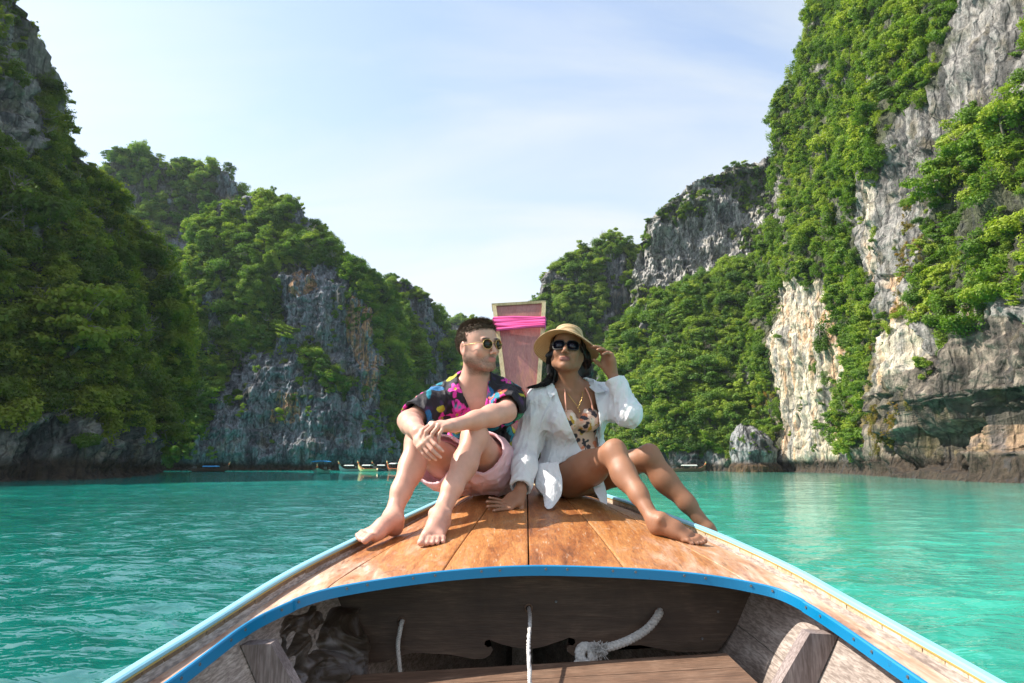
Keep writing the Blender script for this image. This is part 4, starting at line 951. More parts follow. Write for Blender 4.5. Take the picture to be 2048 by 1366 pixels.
# ================================================================== PEOPLE: signed-distance modelling kit
def unit(v): v = np.asarray(v, float); return v / (np.linalg.norm(v) + 1e-12)
def smin(a, b, k):
    if k <= 0: return np.minimum(a, b)
    h = np.maximum(k - np.abs(a - b), 0) / k
    return np.minimum(a, b) - h * h * k * 0.25
class Field:
    def __init__(s, lo, hi, h, fill=1.0):
        s.lo = np.asarray(lo, float); s.h = h; s.n = np.ceil((np.asarray(hi) - s.lo) / h).astype(int) + 1
        s.F = np.full(s.n, fill, np.float32)
    def box(s, lo, hi):
        a = np.clip(np.floor((np.asarray(lo) - s.lo) / s.h).astype(int), 0, s.n); b = np.clip(np.ceil((np.asarray(hi) - s.lo) / s.h).astype(int) + 1, 0, s.n)
        return a, b
    def coords(s, a, b):
        return [((np.arange(a[i], b[i]) * s.h + s.lo[i]).astype(np.float32)).reshape([-1 if j == i else 1 for j in range(3)]) for i in range(3)]
    def apply(s, lo, hi, fn, k=0.0, op='u'):
        m = abs(k) + 2 * s.h + 0.004; a, b = s.box(np.asarray(lo) - m, np.asarray(hi) + m)
        if np.any(b <= a): return
        x, y, z = s.coords(a, b); d = fn(x, y, z); sl = tuple(slice(a[i], b[i]) for i in range(3))
        f = s.F[sl]
        if op == 'u': s.F[sl] = smin(f, d, k)
        elif op == 's': s.F[sl] = -smin(-f, d, k)
        elif op == 'i': s.F[sl] = -smin(-f, -d, k)
    def cone(s, a, b, ra, rb=None, k=0.02, op='u', grow=0.0):
        a = np.asarray(a, float); b = np.asarray(b, float); rb = ra if rb is None else rb; ra += grow; rb += grow
        ab = b - a; L2 = float(ab @ ab) + 1e-9; r = max(ra, rb)
        def fn(x, y, z):
            px, py, pz = x - a[0], y - a[1], z - a[2]
            t = np.clip((px * ab[0] + py * ab[1] + pz * ab[2]) / L2, 0, 1)
            return np.sqrt((px - ab[0] * t) ** 2 + (py - ab[1] * t) ** 2 + (pz - ab[2] * t) ** 2) - (ra + (rb - ra) * t)
        s.apply(np.minimum(a, b) - r, np.maximum(a, b) + r, fn, k, op)
    def ell(s, c, r, M=None, k=0.02, op='u', grow=0.0):
        c = np.asarray(c, float); r = np.asarray(r, float) + grow; M = np.eye(3) if M is None else np.asarray(M, float)   # columns = axes
        R_ = r.max()
        def fn(x, y, z):
            px, py, pz = x - c[0], y - c[1], z - c[2]
            q = [(px * M[0, i] + py * M[1, i] + pz * M[2, i]) for i in range(3)]
            k0 = np.sqrt(sum((q[i] / r[i]) ** 2 for i in range(3))); k1 = np.sqrt(sum((q[i] / r[i] ** 2) ** 2 for i in range(3)))
            return k0 * (k0 - 1) / (k1 + 1e-6)
        s.apply(c - R_, c + R_, fn, k, op)
    def chain(s, pts, rad, k=0.02, grow=0.0, op='u'):
        for i in range(len(pts) - 1): s.cone(pts[i], pts[i + 1], rad[i], rad[i + 1], k, op, grow)
    def whole(s, fn):
        x, y, z = s.coords(np.zeros(3, int), s.n); return fn(x, y, z)
def surface_nets(fd):
    F = fd.F; S = F < 0
    c = np.zeros(np.array(F.shape) - 1, np.uint8)
    for i in (0, 1):
        for j in (0, 1):
            for k in (0, 1): c += S[i:F.shape[0] - 1 + i, j:F.shape[1] - 1 + j, k:F.shape[2] - 1 + k]
    cells = np.argwhere((c > 0) & (c < 8)); idx = np.full(c.shape, -1, np.int32); idx[tuple(cells.T)] = np.arange(len(cells))
    cor = [(i, j, k) for i in (0, 1) for j in (0, 1) for k in (0, 1)]
    val = np.stack([F[cells[:, 0] + i, cells[:, 1] + j, cells[:, 2] + k] for i, j, k in cor], 1)
    P = np.zeros((len(cells), 3)); W_ = np.zeros(len(cells))
    for a in range(8):
        for b in range(a + 1, 8):
            if sum(abs(cor[a][q] - cor[b][q]) for q in range(3)) != 1: continue
            m = (val[:, a] < 0) != (val[:, b] < 0); t = val[m, a] / (val[m, a] - val[m, b])
            A = np.array(cor[a], float); B = np.array(cor[b], float)
            P[m] += A + (B - A) * t[:, None]; W_[m] += 1
    V = (cells + P / W_[:, None]) * fd.h + fd.lo
    Q = []
    for ax in range(3):
        o1, o2 = [(1, 2), (2, 0), (0, 1)][ax]
        sl0 = [slice(None)] * 3; sl1 = [slice(None)] * 3; sl0[ax] = slice(0, -1); sl1[ax] = slice(1, None)
        ch = S[tuple(sl0)] != S[tuple(sl1)]; e = np.argwhere(ch)
        ok = (e[:, o1] > 0) & (e[:, o2] > 0) & (e[:, o1] < F.shape[o1] - 1) & (e[:, o2] < F.shape[o2] - 1); e = e[ok]
        ins = S[tuple(e.T)]
        d1 = np.zeros(3, int); d1[o1] = 1; d2 = np.zeros(3, int); d2[o2] = 1
        q = np.stack([idx[tuple((e - d1 - d2).T)], idx[tuple((e - d2).T)], idx[tuple(e.T)], idx[tuple((e - d1).T)]], 1)
        q[~ins] = q[~ins][:, ::-1]; Q.append(q)
    Q = np.concatenate(Q); Q = Q[(Q >= 0).all(1)]
    return V, Q
def relax(V, Q, it=2, w=0.5):
    e = np.concatenate([Q[:, [0, 1]], Q[:, [1, 2]], Q[:, [2, 3]], Q[:, [3, 0]]])
    for _ in range(it):
        s = np.zeros_like(V); n = np.zeros(len(V))
        for a in range(3): s[:, a] = np.bincount(e[:, 0], V[e[:, 1], a], len(V)) + np.bincount(e[:, 1], V[e[:, 0], a], len(V))
        n = np.bincount(e[:, 0], minlength=len(V)) + np.bincount(e[:, 1], minlength=len(V))
        V = V * (1 - w) + w * s / np.maximum(n, 1)[:, None]
    return V
def frame(x, z=None, y=None):
    """orthonormal axes as columns; z (or y) is kept exactly, x roughly"""
    if z is not None: z = unit(z); y = unit(np.cross(z, x)); x = np.cross(y, z)
    else: y = unit(y); z = unit(np.cross(x, y)); x = np.cross(y, z)
    return np.stack([x, y, z], 1)
def toL(V, C, M): return (V - C) @ M

def foot(f, heel, fwd, up, big_side, L, ankle, g=1.0, toes_curl=0.0):
    """heel: point on the ground under the heel; big_side: +1 when the big toe is to the left of fwd seen from above"""
    fw = unit(fwd); up = unit(np.asarray(up) - fw * (np.asarray(up) @ fw)); sd = np.cross(up, fw) * big_side
    q = L / 0.25
    P = lambda a, b, c: heel + (fw * a + sd * b + up * c) * q
    f.ell(P(.030, 0, .032), np.array((.036, .029, .034)) * q, np.stack([fw, sd, up], 1), 0.02)
    f.cone(ankle, P(.045, 0, .050), .033 * g * q, .031 * q, 0.02)
    f.chain([P(.050, 0, .070), P(.115, .004, .045), P(.165, .014, .026)], [.036 * q, .030 * q, .023 * q], 0.025)
    f.cone(P(.05, -.006, .035), P(.165, -.022, .018), .024 * q, .0175 * q, 0.025)
    f.cone(P(.15, .020, .024), P(.180, .026, .021), .021 * q, .019 * q, 0.02)
    for s_ in (-1, 1): f.ell(P(.052, s_ * .031, .078), np.array((.013, .010, .014)) * q, None, 0.012)
    for i in range(4): f.cone(P(.09, .014 - i * .012, .062 - i * .006), P(.175, .012 - i * .015, .031 - i * .003), .0045 * q, .0045 * q, 0.014)
    T = [((.183, .027, .0185, .0145), (.238, .030, .0135, .0125)), ((.186, .008, .018, .0100), (.236, .009, .0105, .0088)), ((.182, -.008, .017, .0095), (.229, -.008, .010, .0083)),
         ((.174, -.022, .016, .0092), (.217, -.024, .0095, .008)), ((.162, -.036, .014, .0090), (.200, -.041, .009, .0078))]
    nails = []
    for (a, b) in T:
        p0, p1 = P(*a[:3]), P(*b[:3]); pm = (p0 + p1) / 2 + up * (.0045 + toes_curl) * q
        f.chain([p0, pm, p1], [a[3] * q, (a[3] * 0.94) * q, b[3] * q], 0.004); f.ell(p1, np.array((b[3] * 1.08,) * 3) * q, None, 0.003)
        nails.append((p1 + up * b[3] * 0.75 * q + fw * .002, b[3] * 0.75 * q))
    return nails
def hand(f, wrist, fwd, nrm, left, bends, S=1.0, spread=(8, 2, -4, -12), thumb=None, flen=None):
    """fwd: wrist to knuckles, nrm: back of the hand; bends: per finger three flexion angles"""
    fw = unit(fwd); n = unit(np.asarray(nrm) - fw * (np.asarray(nrm) @ fw)); sd = np.cross(fw, n) if left else np.cross(n, fw)   # towards the thumb
    P = lambda a, b, c: wrist + (fw * a + sd * b + n * c) * S
    K = [(.092, .030, .004), (.095, .010, .006), (.089, -.010, .004), (.080, -.028, .000)]
    base = [(.008, .014, 0), (.008, .005, 0), (.008, -.005, 0), (.008, -.014, 0)]
    for kn, b in zip(K, base): f.chain([P(*b), P((b[0] + kn[0]) / 2, (b[1] + kn[1]) * .56, .003), P(*kn)], [.0155 * S, .0135 * S, .0108 * S], 0.014)
    f.chain([P(.015, .018, -.006), P(.040, .032, -.008)], [.016 * S, .015 * S], 0.02)
    f.chain([P(.015, -.016, -.004), P(.055, -.025, -.006)], [.014 * S, .012 * S], 0.02)
    for kn in K: f.ell(P(kn[0], kn[1], kn[2] + .002), np.array((.0108,) * 3) * S, None, .006)
    ln = flen or [(.040, .024, .019), (.045, .028, .020), (.041, .026, .019), (.032, .020, .017)]
    rr = [(.0093, .0084, .0078, .0066), (.0095, .0086, .0079, .0067), (.0090, .0081, .0075, .0064), (.0080, .0072, .0067, .0058)]
    nails = []
    for i in range(4):
        a = R(spread[i]); d = fw * math.cos(a) + sd * math.sin(a); nn = n.copy(); p = P(*K[i]); pts = [p]; ax = unit(np.cross(d, nn))
        for j in range(3):
            th = R(bends[i][j]); d2 = d * math.cos(th) - nn * math.sin(th); nn = nn * math.cos(th) + d * math.sin(th); d = d2
            p = p + d * ln[i][j] * S; pts.append(p)
        f.chain(pts, [q * S for q in rr[i]], 0.003)
        nails.append((pts[3] + nn * rr[i][3] * .8 * S, .0055 * S))
    th = thumb or [(.018, .026, -.010), (.050, .046, -.016), (.078, .056, -.018), (.100, .058, -.020)]
    pts = [P(*t) for t in th]; f.chain(pts, [.0150 * S, .0118 * S, .0100 * S, .0082 * S], 0.006)
    nails.append((pts[3] + unit(pts[3] - pts[2]) * .002 + n * .006 * S, .006 * S))
    return nails
def head(f, C, M, s=1.0, male=True):
    """local axes: x = the face's left-right, y = out of the face, z = up"""
    A = np.asarray(M, float)
    P = lambda a, b, c: C + A @ (np.array((a, b, c)) * s)
    E = lambda c, r, k=0.015, op='u': f.ell(P(*c), np.array(r) * s, A, k * s, op)
    T = lambda a, b, ra, rb, k=0.012, op='u': f.cone(P(*a), P(*b), ra * s, rb * s, k * s, op)
    w = 1.0 if male else 0.95
    E((0, -.018, .032), (.074 * w, .094, .082), 0)
    E((0, .022, .045), (.060 * w, .066, .056), .03)
    E((0, .028, -.020), (.059 * w, .058, .078), .03)
    for q in (-1, 1):
        T((q * (.052 if male else .044), -.005, -.045), (q * (.020 if male else .013), .062, -.092), .020, .017 if male else .015, .03)
        T((q * .058 * w, -.012, -.010), (q * (.052 if male else .043), -.005, -.050), .018, .018, .03)
        E((q * .040 * w, .062, -.022), (.020, .018, .020), .025)
        E((q * .030, .086, .024), (.024, .010, .0075), .010)          # brow
        E((q * .031, .094, .002), (.018, .012, .011), .012, 's')       # socket
        E((q * .031, .076, .001), (.0135, .0125, .0125), .003)          # eyeball and lid
    E((0, .074, -.094), (.023, .018, .018) if male else (.017, .016, .015), .02)
    T((0, .080, .014), (0, .110, -.028), .0085, .0105, .008)
    E((0, .112, -.033), (.0105, .0105, .009), .005)
    for q in (-1, 1):
        E((q * .0115, .099, -.037), (.0078, .0095, .0072), .004)
        E((q * .007, .104, -.0425), (.0034, .004, .003), .002, 's')
    lw = .023 if male else .030
    E((0, .081, -.064), (.028, .013, .016), .012)
    E((-.008, .0915, -.0605), (lw * .55, .0052, .0040), .004); E((.008, .0915, -.0605), (lw * .55, .0052, .0040), .004)
    E((0, .0905, -.0695), (lw * .78, .0062, .0052 if male else .0065), .004)
    E((0, .0965, -.0650), (lw * .95, .0036, .0014), .002, 's')
    for q in (-1, 1):
        E((q * .077 * w, -.012, -.008), (.010, .019, .031), .006); E((q * .086 * w, -.007, -.006), (.006, .011, .020), .004, 's'); E((q * .078 * w, -.004, -.036), (.006, .008, .009), .006)
    return P

def skin_mat(name, base, rough=0.45):
    t = NT(name); c = t.attr('Col'); n = t.noise(t.pos((1, 1, 1)), 22, 4, 0.6); n2 = t.noise(t.pos((1, 1, 1)), 420, 3, 0.6)
    c = t.mix(1.0, c, t.ramp(n, (0.3, (0.90, 0.88, 0.87)), (0.7, (1.08, 1.05, 1.04))), 'MULTIPLY')
    p = t.pbr(c, t.rng(n, 0.3, 0.7, rough - 0.06, rough + 0.1), t.bump(t.math('ADD', n2, t.math('MULTIPLY', n, 0.5)), 0.25, 0.0012))
    p.inputs['Subsurface Weight'].default_value = 0.12; p.inputs['Subsurface Radius'].default_value = (0.012, 0.005, 0.003); p.inputs['Subsurface Scale'].default_value = 1.0
    p.inputs['Specular IOR Level'].default_value = 0.45
    return t.m
def cloth_mat(name, rough=0.85, weave=900, fold=0.35, trans=0.0, sheen=0.2):
    t = NT(name); c = t.attr('Col'); n = t.noise(t.pos((1, 1, 1)), weave, 2, 0.5)
    w1 = t.noise(t.pos((1, 1, 1), (0.3, 0.2, 0.5)), 11, 4, 0.55, 1.6); w2 = t.noise(t.pos((2.2, 2.2, 0.8), (0, 0.5, 0.3)), 16, 3, 0.5, 0.9)
    h = t.math('ADD', t.math('MULTIPLY', w1, 1.0), t.math('ADD', t.math('MULTIPLY', w2, 0.7), t.math('MULTIPLY', n, 0.03)))
    nr = t.bump(h, fold, 0.02)
    if trans > 0:
        d = t.n('ShaderNodeBsdfPrincipled', {'Base Color': c, 'Roughness': rough, 'Normal': nr}); tr = t.n('ShaderNodeBsdfTranslucent', {0: c}); t.set(tr.inputs['Normal'], nr)
        m = t.n('ShaderNodeMixShader'); m.inputs[0].default_value = trans; t.set(m.inputs[1], d.outputs[0]); t.set(m.inputs[2], tr.outputs[0]); t.t.links.new(m.outputs[0], t.out.inputs[0])
    else:
        p = t.pbr(c, rough, nr); p.inputs['Sheen Weight'].default_value = sheen
    return t.m
def shell(fd, t=0.006): fd.F = np.maximum(fd.F, -(fd.F + t)).astype(np.float32)
def wrinkle(fd, amp, sc, seed, dirv=(0, 0, 1), stretch=3.0):
    """displace a field near its surface with soft directional folds"""
    dv = unit(dirv); x, y, z = fd.coords(np.zeros(3, int), fd.n); m = np.abs(fd.F) < 0.03
    ii = np.nonzero(m); X = np.stack([ii[0], ii[1], ii[2]], 1) * fd.h + fd.lo
    al = X @ dv; per = X - np.outer(al, dv)
    q = per * sc + np.outer(al, dv) * sc / stretch
    q = q + 0.35 * vnoise(q[:, 0] * .6, q[:, 1] * .6, q[:, 2] * .6, seed + 5)[:, None]
    n = vnoise(q[:, 0], q[:, 1], q[:, 2], seed); n = 1 - 2 * np.abs(n) + 0.4 * vnoise(q[:, 0] * 2, q[:, 1] * 2, q[:, 2] * 2, seed + 1)
    fd.F[ii] -= (amp * (np.clip(n, -0.15, 1.4) - 0.35)).astype(np.float32)
def finish(name, fd, mat, parent, color, it=1, sub=None):
    V, Q = surface_nets(fd); V = relax(V, Q, it, 0.45) if it else V
    me = mesh_np(name, V, Q, True, color(V)); return link(name, me, mat, parent)
def along(V, a, b):
    ab = np.asarray(b) - a; return ((V - a) @ ab) / (ab @ ab)
def strand_mesh(name, curves, width, k=2):
    """curves (n, m, 3) -> tapering ribbons of two crossed strips"""
    C = np.asarray(curves); n, m, _ = C.shape; T = np.gradient(C, axis=1); T /= np.linalg.norm(T, axis=2)[..., None] + 1e-9
    rv = RNG.normal(size=(n, 1, 3)); A = np.cross(T, rv); A /= np.linalg.norm(A, axis=2)[..., None] + 1e-9
    tp = (1 - np.linspace(0, 1, m) ** 2.2 * 0.85)[None, :, None] * width
    V = []; Q = []; base = 0
    for D in ((A, np.cross(T, A)) if k == 2 else (A,)):
        L_ = C - D * tp; R_ = C + D * tp; v = np.stack([L_, R_], 2).reshape(-1, 3); i = np.arange(n * m * 2).reshape(n, m, 2) + base
        Q.append(np.stack([i[:, :-1, 0], i[:, :-1, 1], i[:, 1:, 1], i[:, 1:, 0]], -1).reshape(-1, 4)); V.append(v); base += n * m * 2
    return mesh_np(name, np.concatenate(V), np.concatenate(Q), True)
def hair_mat(name, a, b, rough=0.35):
    t = NT(name); n = t.noise(t.pos((1, 1, 1)), 60, 4, 0.6); p = t.pbr(t.ramp(n, (0.3, a), (0.7, b)), rough); p.inputs['Specular IOR Level'].default_value = 0.35; return t.m
def glass_dark(name, col, rough=0.08):
    t = NT(name); p = t.pbr(col, rough); p.inputs['Specular IOR Level'].default_value = 0.4; return t.m
M_LENS1 = glass_dark('green_black_lens', (0.010, 0.013, 0.010)); M_LENS2 = glass_dark('violet_black_lens', (0.012, 0.012, 0.022)); M_GOLD = simple('gold_metal', (0.75, 0.52, 0.20), 0.25, 0.1, 50, Metallic=1.0)
M_BFRAME = simple('dark_plastic_frame', (0.010, 0.008, 0.008), 0.55)

# ================================================================== THE MAN
def deck_on(px, py, up=0.0): p = deck_at(px, py).copy(); p[2] += up; return p
def build_man():
    J = dict(pel=W(970, 938, 3.37), waist=W(964, 885, 3.36), chest=W(954, 822, 3.22), neck=W(950, 772, 3.13), head=W(957, 694, 3.05),
             sR=W(876, 806, 3.12), sL=W(1017, 800, 3.14), eR=W(816, 842, 2.93), wR=W(838, 864, 2.715), eL=W(1012, 824, 2.90), wL=W(908, 851, 2.735),
             hR=W(928, 950, 3.28), hL=W(1000, 952, 3.30), kR=W(838, 884, 2.86), kL=W(950, 874, 2.86), aR=W(783, 1038, 2.675), aL=W(878, 1036, 2.62))
    root = empty('person', (float(J['pel'][0]), float(J['pel'][1]), float(J['pel'][2]) - 0.12), 'man in dark floral short-sleeved shirt, pink shorts and round sunglasses sitting on the bow deck', 'person')
    tz = unit(J['neck'] - J['pel']); TM = frame(J['sL'] - J['sR'], z=tz)        # x to his left, y away from the chest's front, z up
    T0 = J['chest']
    HM = np.stack([unit((math.cos(R(42)), math.sin(R(42)), 0)), unit((math.sin(R(42)), -math.cos(R(42)), -0.02)), (0, 0, 1)], 1); HM[:, 0] = unit(np.cross(HM[:, 1], HM[:, 2])) ; HM[:, 2] = np.cross(HM[:, 0], HM[:, 1])
    rl = R(-4); cr, sr = math.cos(rl), math.sin(rl); HM = HM @ np.array([[cr, 0, -sr], [0, 1, 0], [sr, 0, cr]])
    lo = np.array((-0.72, 2.35, 1.25)); hi = np.array((0.13, 3.58, 2.36))
    f = Field(lo, hi, 0.0042); nails = []
    # torso
    f.ell(J['pel'], (.165, .12, .115), TM, 0); f.ell(J['waist'], (.145, .105, .12), TM, .06); f.ell(J['chest'] + TM[:, 2] * .02, (.165, .105, .145), TM, .06)
    f.cone(J['sR'] + TM[:, 0] * .03, J['sL'] - TM[:, 0] * .03, .058, k=.05); f.cone(J['sR'], J['neck'] + (0, 0, .03), .045, .05, .05); f.cone(J['sL'], J['neck'] + (0, 0, .03), .045, .05, .05)
    for q in (-1, 1): f.ell(T0 + TM @ np.array((q * .07, -.085, .03)), (.07, .03, .055), TM, .04)
    f.cone(J['neck'] - TM[:, 2] * .02, J['head'] + HM @ np.array((0, -.022, -.05)), .062, .056, .03)
    f.cone(J['neck'] + TM @ np.array((.02, -.06, -.01)), J['head'] + HM @ np.array((-.045, -.01, -.06)), .012, .012, .02)
    head(f, J['head'], HM, 1.02, True)
    # legs (a field of their own, so that the arms resting on them stay distinct)
    g = Field(lo, hi, 0.0042)
    for h_, k_, a_, sd in ((J['hR'], J['kR'], J['aR'], -1), (J['hL'], J['kL'], J['aL'], 1)):
        g.chain([h_, h_ * .5 + k_ * .5 + (0, 0, -.004), k_], [.092, .074, .052], .03)
        back = unit(np.cross(np.cross(k_ - h_, a_ - k_), a_ - k_)) ; back = -back if back @ (h_ - k_) < 0 else back
        g.ell(k_ - back * .012 + (0, 0, .004), (.042, .044, .050), None, .03)
        m1 = k_ * .68 + a_ * .32
        g.chain([k_, m1 + back * .008, k_ * .35 + a_ * .65, a_], [.050, .047, .037, .032], .03)
        g.ell(m1 + back * .030, (.036, .036, .085), frame((1, 0, 0), z=k_ - a_), .04)
        g.cone(k_ * .9 + a_ * .1 - back * .028, k_ * .3 + a_ * .7 - back * .018, .020, .014, .03)
    heelR = deck_on(797, 1070); dt = solve_d(1086, lambda q: float(zrail(q)) + .008); toeR = W(702, 1086, dt)
    nails += foot(g, heelR, toeR - heelR, (0.10, -.30, 1), 1, 0.245, J['aR'], 1.0, 0.004)
    toeL = deck_on(858, 1094); fwL = unit((-.10, -1, 0)); heelL = toeL - fwL * .235; heelL[2] = deck_z(heelL[0], heelL[1]) ; fwL = unit(toeL - heelL)
    nails += foot(g, heelL, fwL, (0.0, -.15, 1), -1, 0.245, J['aL'], 1.0, 0.002)
    # arms
    a = Field(lo, hi, 0.0042)
    for s_, e_, w_ in ((J['sR'], J['eR'], J['wR']), (J['sL'], J['eL'], J['wL'])):
        a.chain([s_, s_ * .55 + e_ * .45, e_], [.052, .046, .040], .03); a.ell(s_ + (0, 0, -.01), (.056, .056, .06), None, .03)
        a.chain([e_, e_ * .72 + w_ * .28, e_ * .4 + w_ * .6, w_], [.039, .043, .034, .0265], .03)
        a.ell(e_ + unit(e_ - w_) * .012 + (0, 0, -.008), (.022, .022, .022), None, .02)
        a.ell(w_, (.030, .026, .022), None, .02)
    kl = W(869, 853, 2.655)
    hb = Field(lo, hi, 0.0042) ; 
    nails += hand(a, J['wL'], kl - J['wL'], (-.25, -.55, .85), True, [(30, 40, 22), (36, 44, 24), (40, 42, 22), (42, 36, 20)], 1.03, (5, 1, -4, -10), thumb=[(.018, .024, -.012), (.046, .044, -.022), (.070, .052, -.038), (.088, .050, -.054)])
    kr = W(849, 886, 2.655)
    nails += hand(hb, J['wR'], kr - J['wR'], (-.55, -.75, .35), False, [(20, 22, 12), (24, 24, 14), (28, 26, 14), (30, 26, 14)], 0.96, (6, 2, -2, -7))
    hb.cone(J['wR'] * 1.0, J['wR'] + unit(J['eR'] - J['wR']) * .04, .026, .029, .015)
    a.F = smin(a.F, hb.F, 0.004); del hb
    f.F = smin(f.F, a.F, 0.03).astype(np.float32)
    # hands and forearms must not melt into the knees
    f.F = smin(f.F, g.F, 0.003).astype(np.float32)
    SK = np.array((0.60, 0.330, 0.250)); LIP_ = np.array((0.44, 0.16, 0.13)); RED = np.array((0.58, 0.26, 0.20)); STUB = np.array((0.115, 0.065, 0.042))
    NL = np.array([n_[0] for n_ in nails]); NR = np.array([n_[1] for n_ in nails])
    def col(V):
        c = np.tile(SK, (len(V), 1)); h = toL(V, J['head'], HM) / 1.02; hm = np.linalg.norm(h, axis=1) < 0.17
        n = vnoise(V[:, 0] * 9, V[:, 1] * 9, V[:, 2] * 9, 3)
        c = c * (1 + 0.05 * n[:, None])
        def mixin(m, tgt):
            nonlocal c; m = np.clip(m, 0, 1)[:, None]; c = c * (1 - m) + tgt * m
        d = lambda p, r: np.sqrt((((h - np.array(p)) / np.array(r)) ** 2).sum(1))
        mixin(hm * smooth(1.2, 0.6, d((0, .105, -.033), (.016, .02, .014))) * .35, RED)
        for q in (-1, 1): mixin(hm * smooth(1.3, 0.5, d((q * .045, .07, -.03), (.025, .04, .02))) * .3, RED); mixin(hm * smooth(1.2, .8, d((q * .08, -.01, -.01), (.016, .025, .036))) * .5, RED)
        jaw = smooth(-.028, -.062, h[:, 2] + .12 * (h[:, 1] - .03)) * smooth(-.045, -.010, h[:, 1]) * smooth(-.135, -.115, h[:, 2])
        must = smooth(1.25, .8, d((0, .10, -.052), (.030, .02, .0085)))
        st = 0.95 + 0.35 * vnoise(V[:, 0] * 300, V[:, 1] * 300, V[:, 2] * 300, 8)
        mixin(hm * np.maximum(jaw * .68, must * .62) * st, STUB)
        mixin(hm * smooth(1.15, .85, d((0, .097, -.0645), (.024, .016, .0115))), LIP_)
        for q in (-1, 1): mixin(hm * smooth(1.2, .8, d((q * .032, .088, .0255), (.022, .016, .0055))), np.array((.07, .042, .028)))
        for p, r in zip(NL, NR): mixin(smooth(1.15, .85, np.linalg.norm(V - p, axis=1) / r), SK * 1.18 + np.array((.06, .02, .02)))
        for kp in (J['kR'], J['kL'], J['eR'], J['eL']): mixin(smooth(.07, .02, np.linalg.norm(V - kp, axis=1)) * .25, RED)
        for kp in (J['aR'], J['aL']): mixin(smooth(.22, .05, np.linalg.norm(V - kp, axis=1)) * .25 * (V[:, 2] < kp[2]), RED)
        return c
    finish('body', f, skin_mat('fair_skin', SK), root, col, 1)
    # shirt ----------------------------------------------------------------------
    s = Field(np.array((-0.60, 2.88, 1.44)), np.array((0.16, 3.62, 2.12)), 0.0040)
    gr = .016
    s.ell(J['waist'] - TM[:, 2] * .075, (.170, .130, .10), TM, 0, grow=gr); s.ell(J['waist'], (.158, .118, .12), TM, .06, grow=gr); s.ell(J['chest'] + TM[:, 2] * .02, (.168, .112, .145), TM, .06, grow=gr)
    s.cone(J['sR'] + TM[:, 0] * .03, J['sL'] - TM[:, 0] * .03, .058, k=.05, grow=gr); s.cone(J['sR'], J['neck'] + (0, 0, .018), .045, .045, .05, grow=gr); s.cone(J['sL'], J['neck'] + (0, 0, .018), .045, .045, .05, grow=gr)
    for q in (-1, 1): s.ell(T0 + TM @ np.array((q * .07, -.085, .03)), (.07, .03, .055), TM, .04, grow=gr)
    for s_, e_ in ((J['sR'], J['eR']), (J['sL'], J['eL'])):
        en = s_ * .05 + e_ * .95; s.chain([s_, s_ * .6 + e_ * .4, en], [.056, .060, .060], .04, grow=.008)
    wrinkle(s, .0085, 17, 31, (0.35, 0, 1), 3.0); wrinkle(s, .005, 36, 36, (-.5, 0, 1), 2.5)
    shell(s, .0105)
    for s_, e_ in ((J['sR'], J['eR']), (J['sL'], J['eL'])):
        ax = unit(e_ - s_); c0 = s_ * .20 + e_ * .80; s.apply(c0 - .12, c0 + .14 + ax * .05, lambda x, y, z: np.maximum(-((x - c0[0]) * ax[0] + (y - c0[1]) * ax[1] + (z - c0[2]) * ax[2]), np.sqrt((x - c0[0] - ax[0] * .05) ** 2 + (y - c0[1] - ax[1] * .05) ** 2 + (z - c0[2] - ax[2] * .05) ** 2) - .105), 0, 's')
    def local(x, y, z, C=T0):
        px, py, pz = x - C[0], y - C[1], z - C[2]; return [px * TM[0, i] + py * TM[1, i] + pz * TM[2, i] for i in range(3)]
    def vee(x, y, z):
        a_, b_, c_ = local(x, y, z); w_ = .010 + np.clip((c_ - .015), 0, .3) * .36 ; return np.maximum(np.maximum(np.abs(a_ - .008) - w_, .015 - c_), b_ + .02) * .8
    s.apply(T0 - .25, T0 + .3, vee, 0, 's')
    s.cone(J['neck'] - TM[:, 2] * .005 - TM[:, 1] * .01, J['neck'] + TM[:, 2] * .10 - TM[:, 1] * .02, .057, .064, 0, 's')
    hem = J['pel'] - TM[:, 2] * .01
    s.apply(hem - .4, hem + .3, lambda x, y, z: (x - hem[0]) * TM[0, 2] + (y - hem[1]) * TM[1, 2] + (z - hem[2]) * TM[2, 2], 0, 's')
    rs = np.random.default_rng(21); mot = []
    INK = np.array((.009, .007, .012)); PINK = np.array((.72, .035, .36)); TEAL = np.array((.006, .20, .28)); YEL = np.array((.40, .38, .02)); ORG = np.array((.55, .10, .06)); BLUE = np.array((.01, .13, .32)); GRN = np.array((.03, .22, .12)); PUR = np.array((.13, .03, .22))
    sv = surface_nets(s)[0]; cnt = sv[rs.integers(0, len(sv), 170)]
    for c0 in cnt:
        k_ = rs.integers(0, 10); th = rs.uniform(0, 6.28); ax = np.array((math.cos(th), rs.normal() * .25, math.sin(th))); ax = unit(ax)
        if k_ < 3:
            for q in range(5):
                t2 = th + q * 1.2566; dd_ = np.array((math.cos(t2), .3 * rs.normal(), math.sin(t2))); mot.append((c0 + dd_ * .017, unit(dd_), .017, .010, .02, PINK if k_ < 2 else ORG))
            mot.append((c0, ax, .006, .006, .02, YEL))
        elif k_ < 7: mot.append((c0, ax, rs.uniform(.030, .050), rs.uniform(.010, .017), .03, (TEAL, BLUE, TEAL, GRN)[rs.integers(0, 4)]))
        elif k_ < 9: mot.append((c0, ax, rs.uniform(.022, .034), rs.uniform(.009, .014), .03, YEL))
        elif rs.random() < .8: mot.append((c0, ax, .05, .004, .03, (GRN, PUR, BLUE)[rs.integers(0, 3)]))
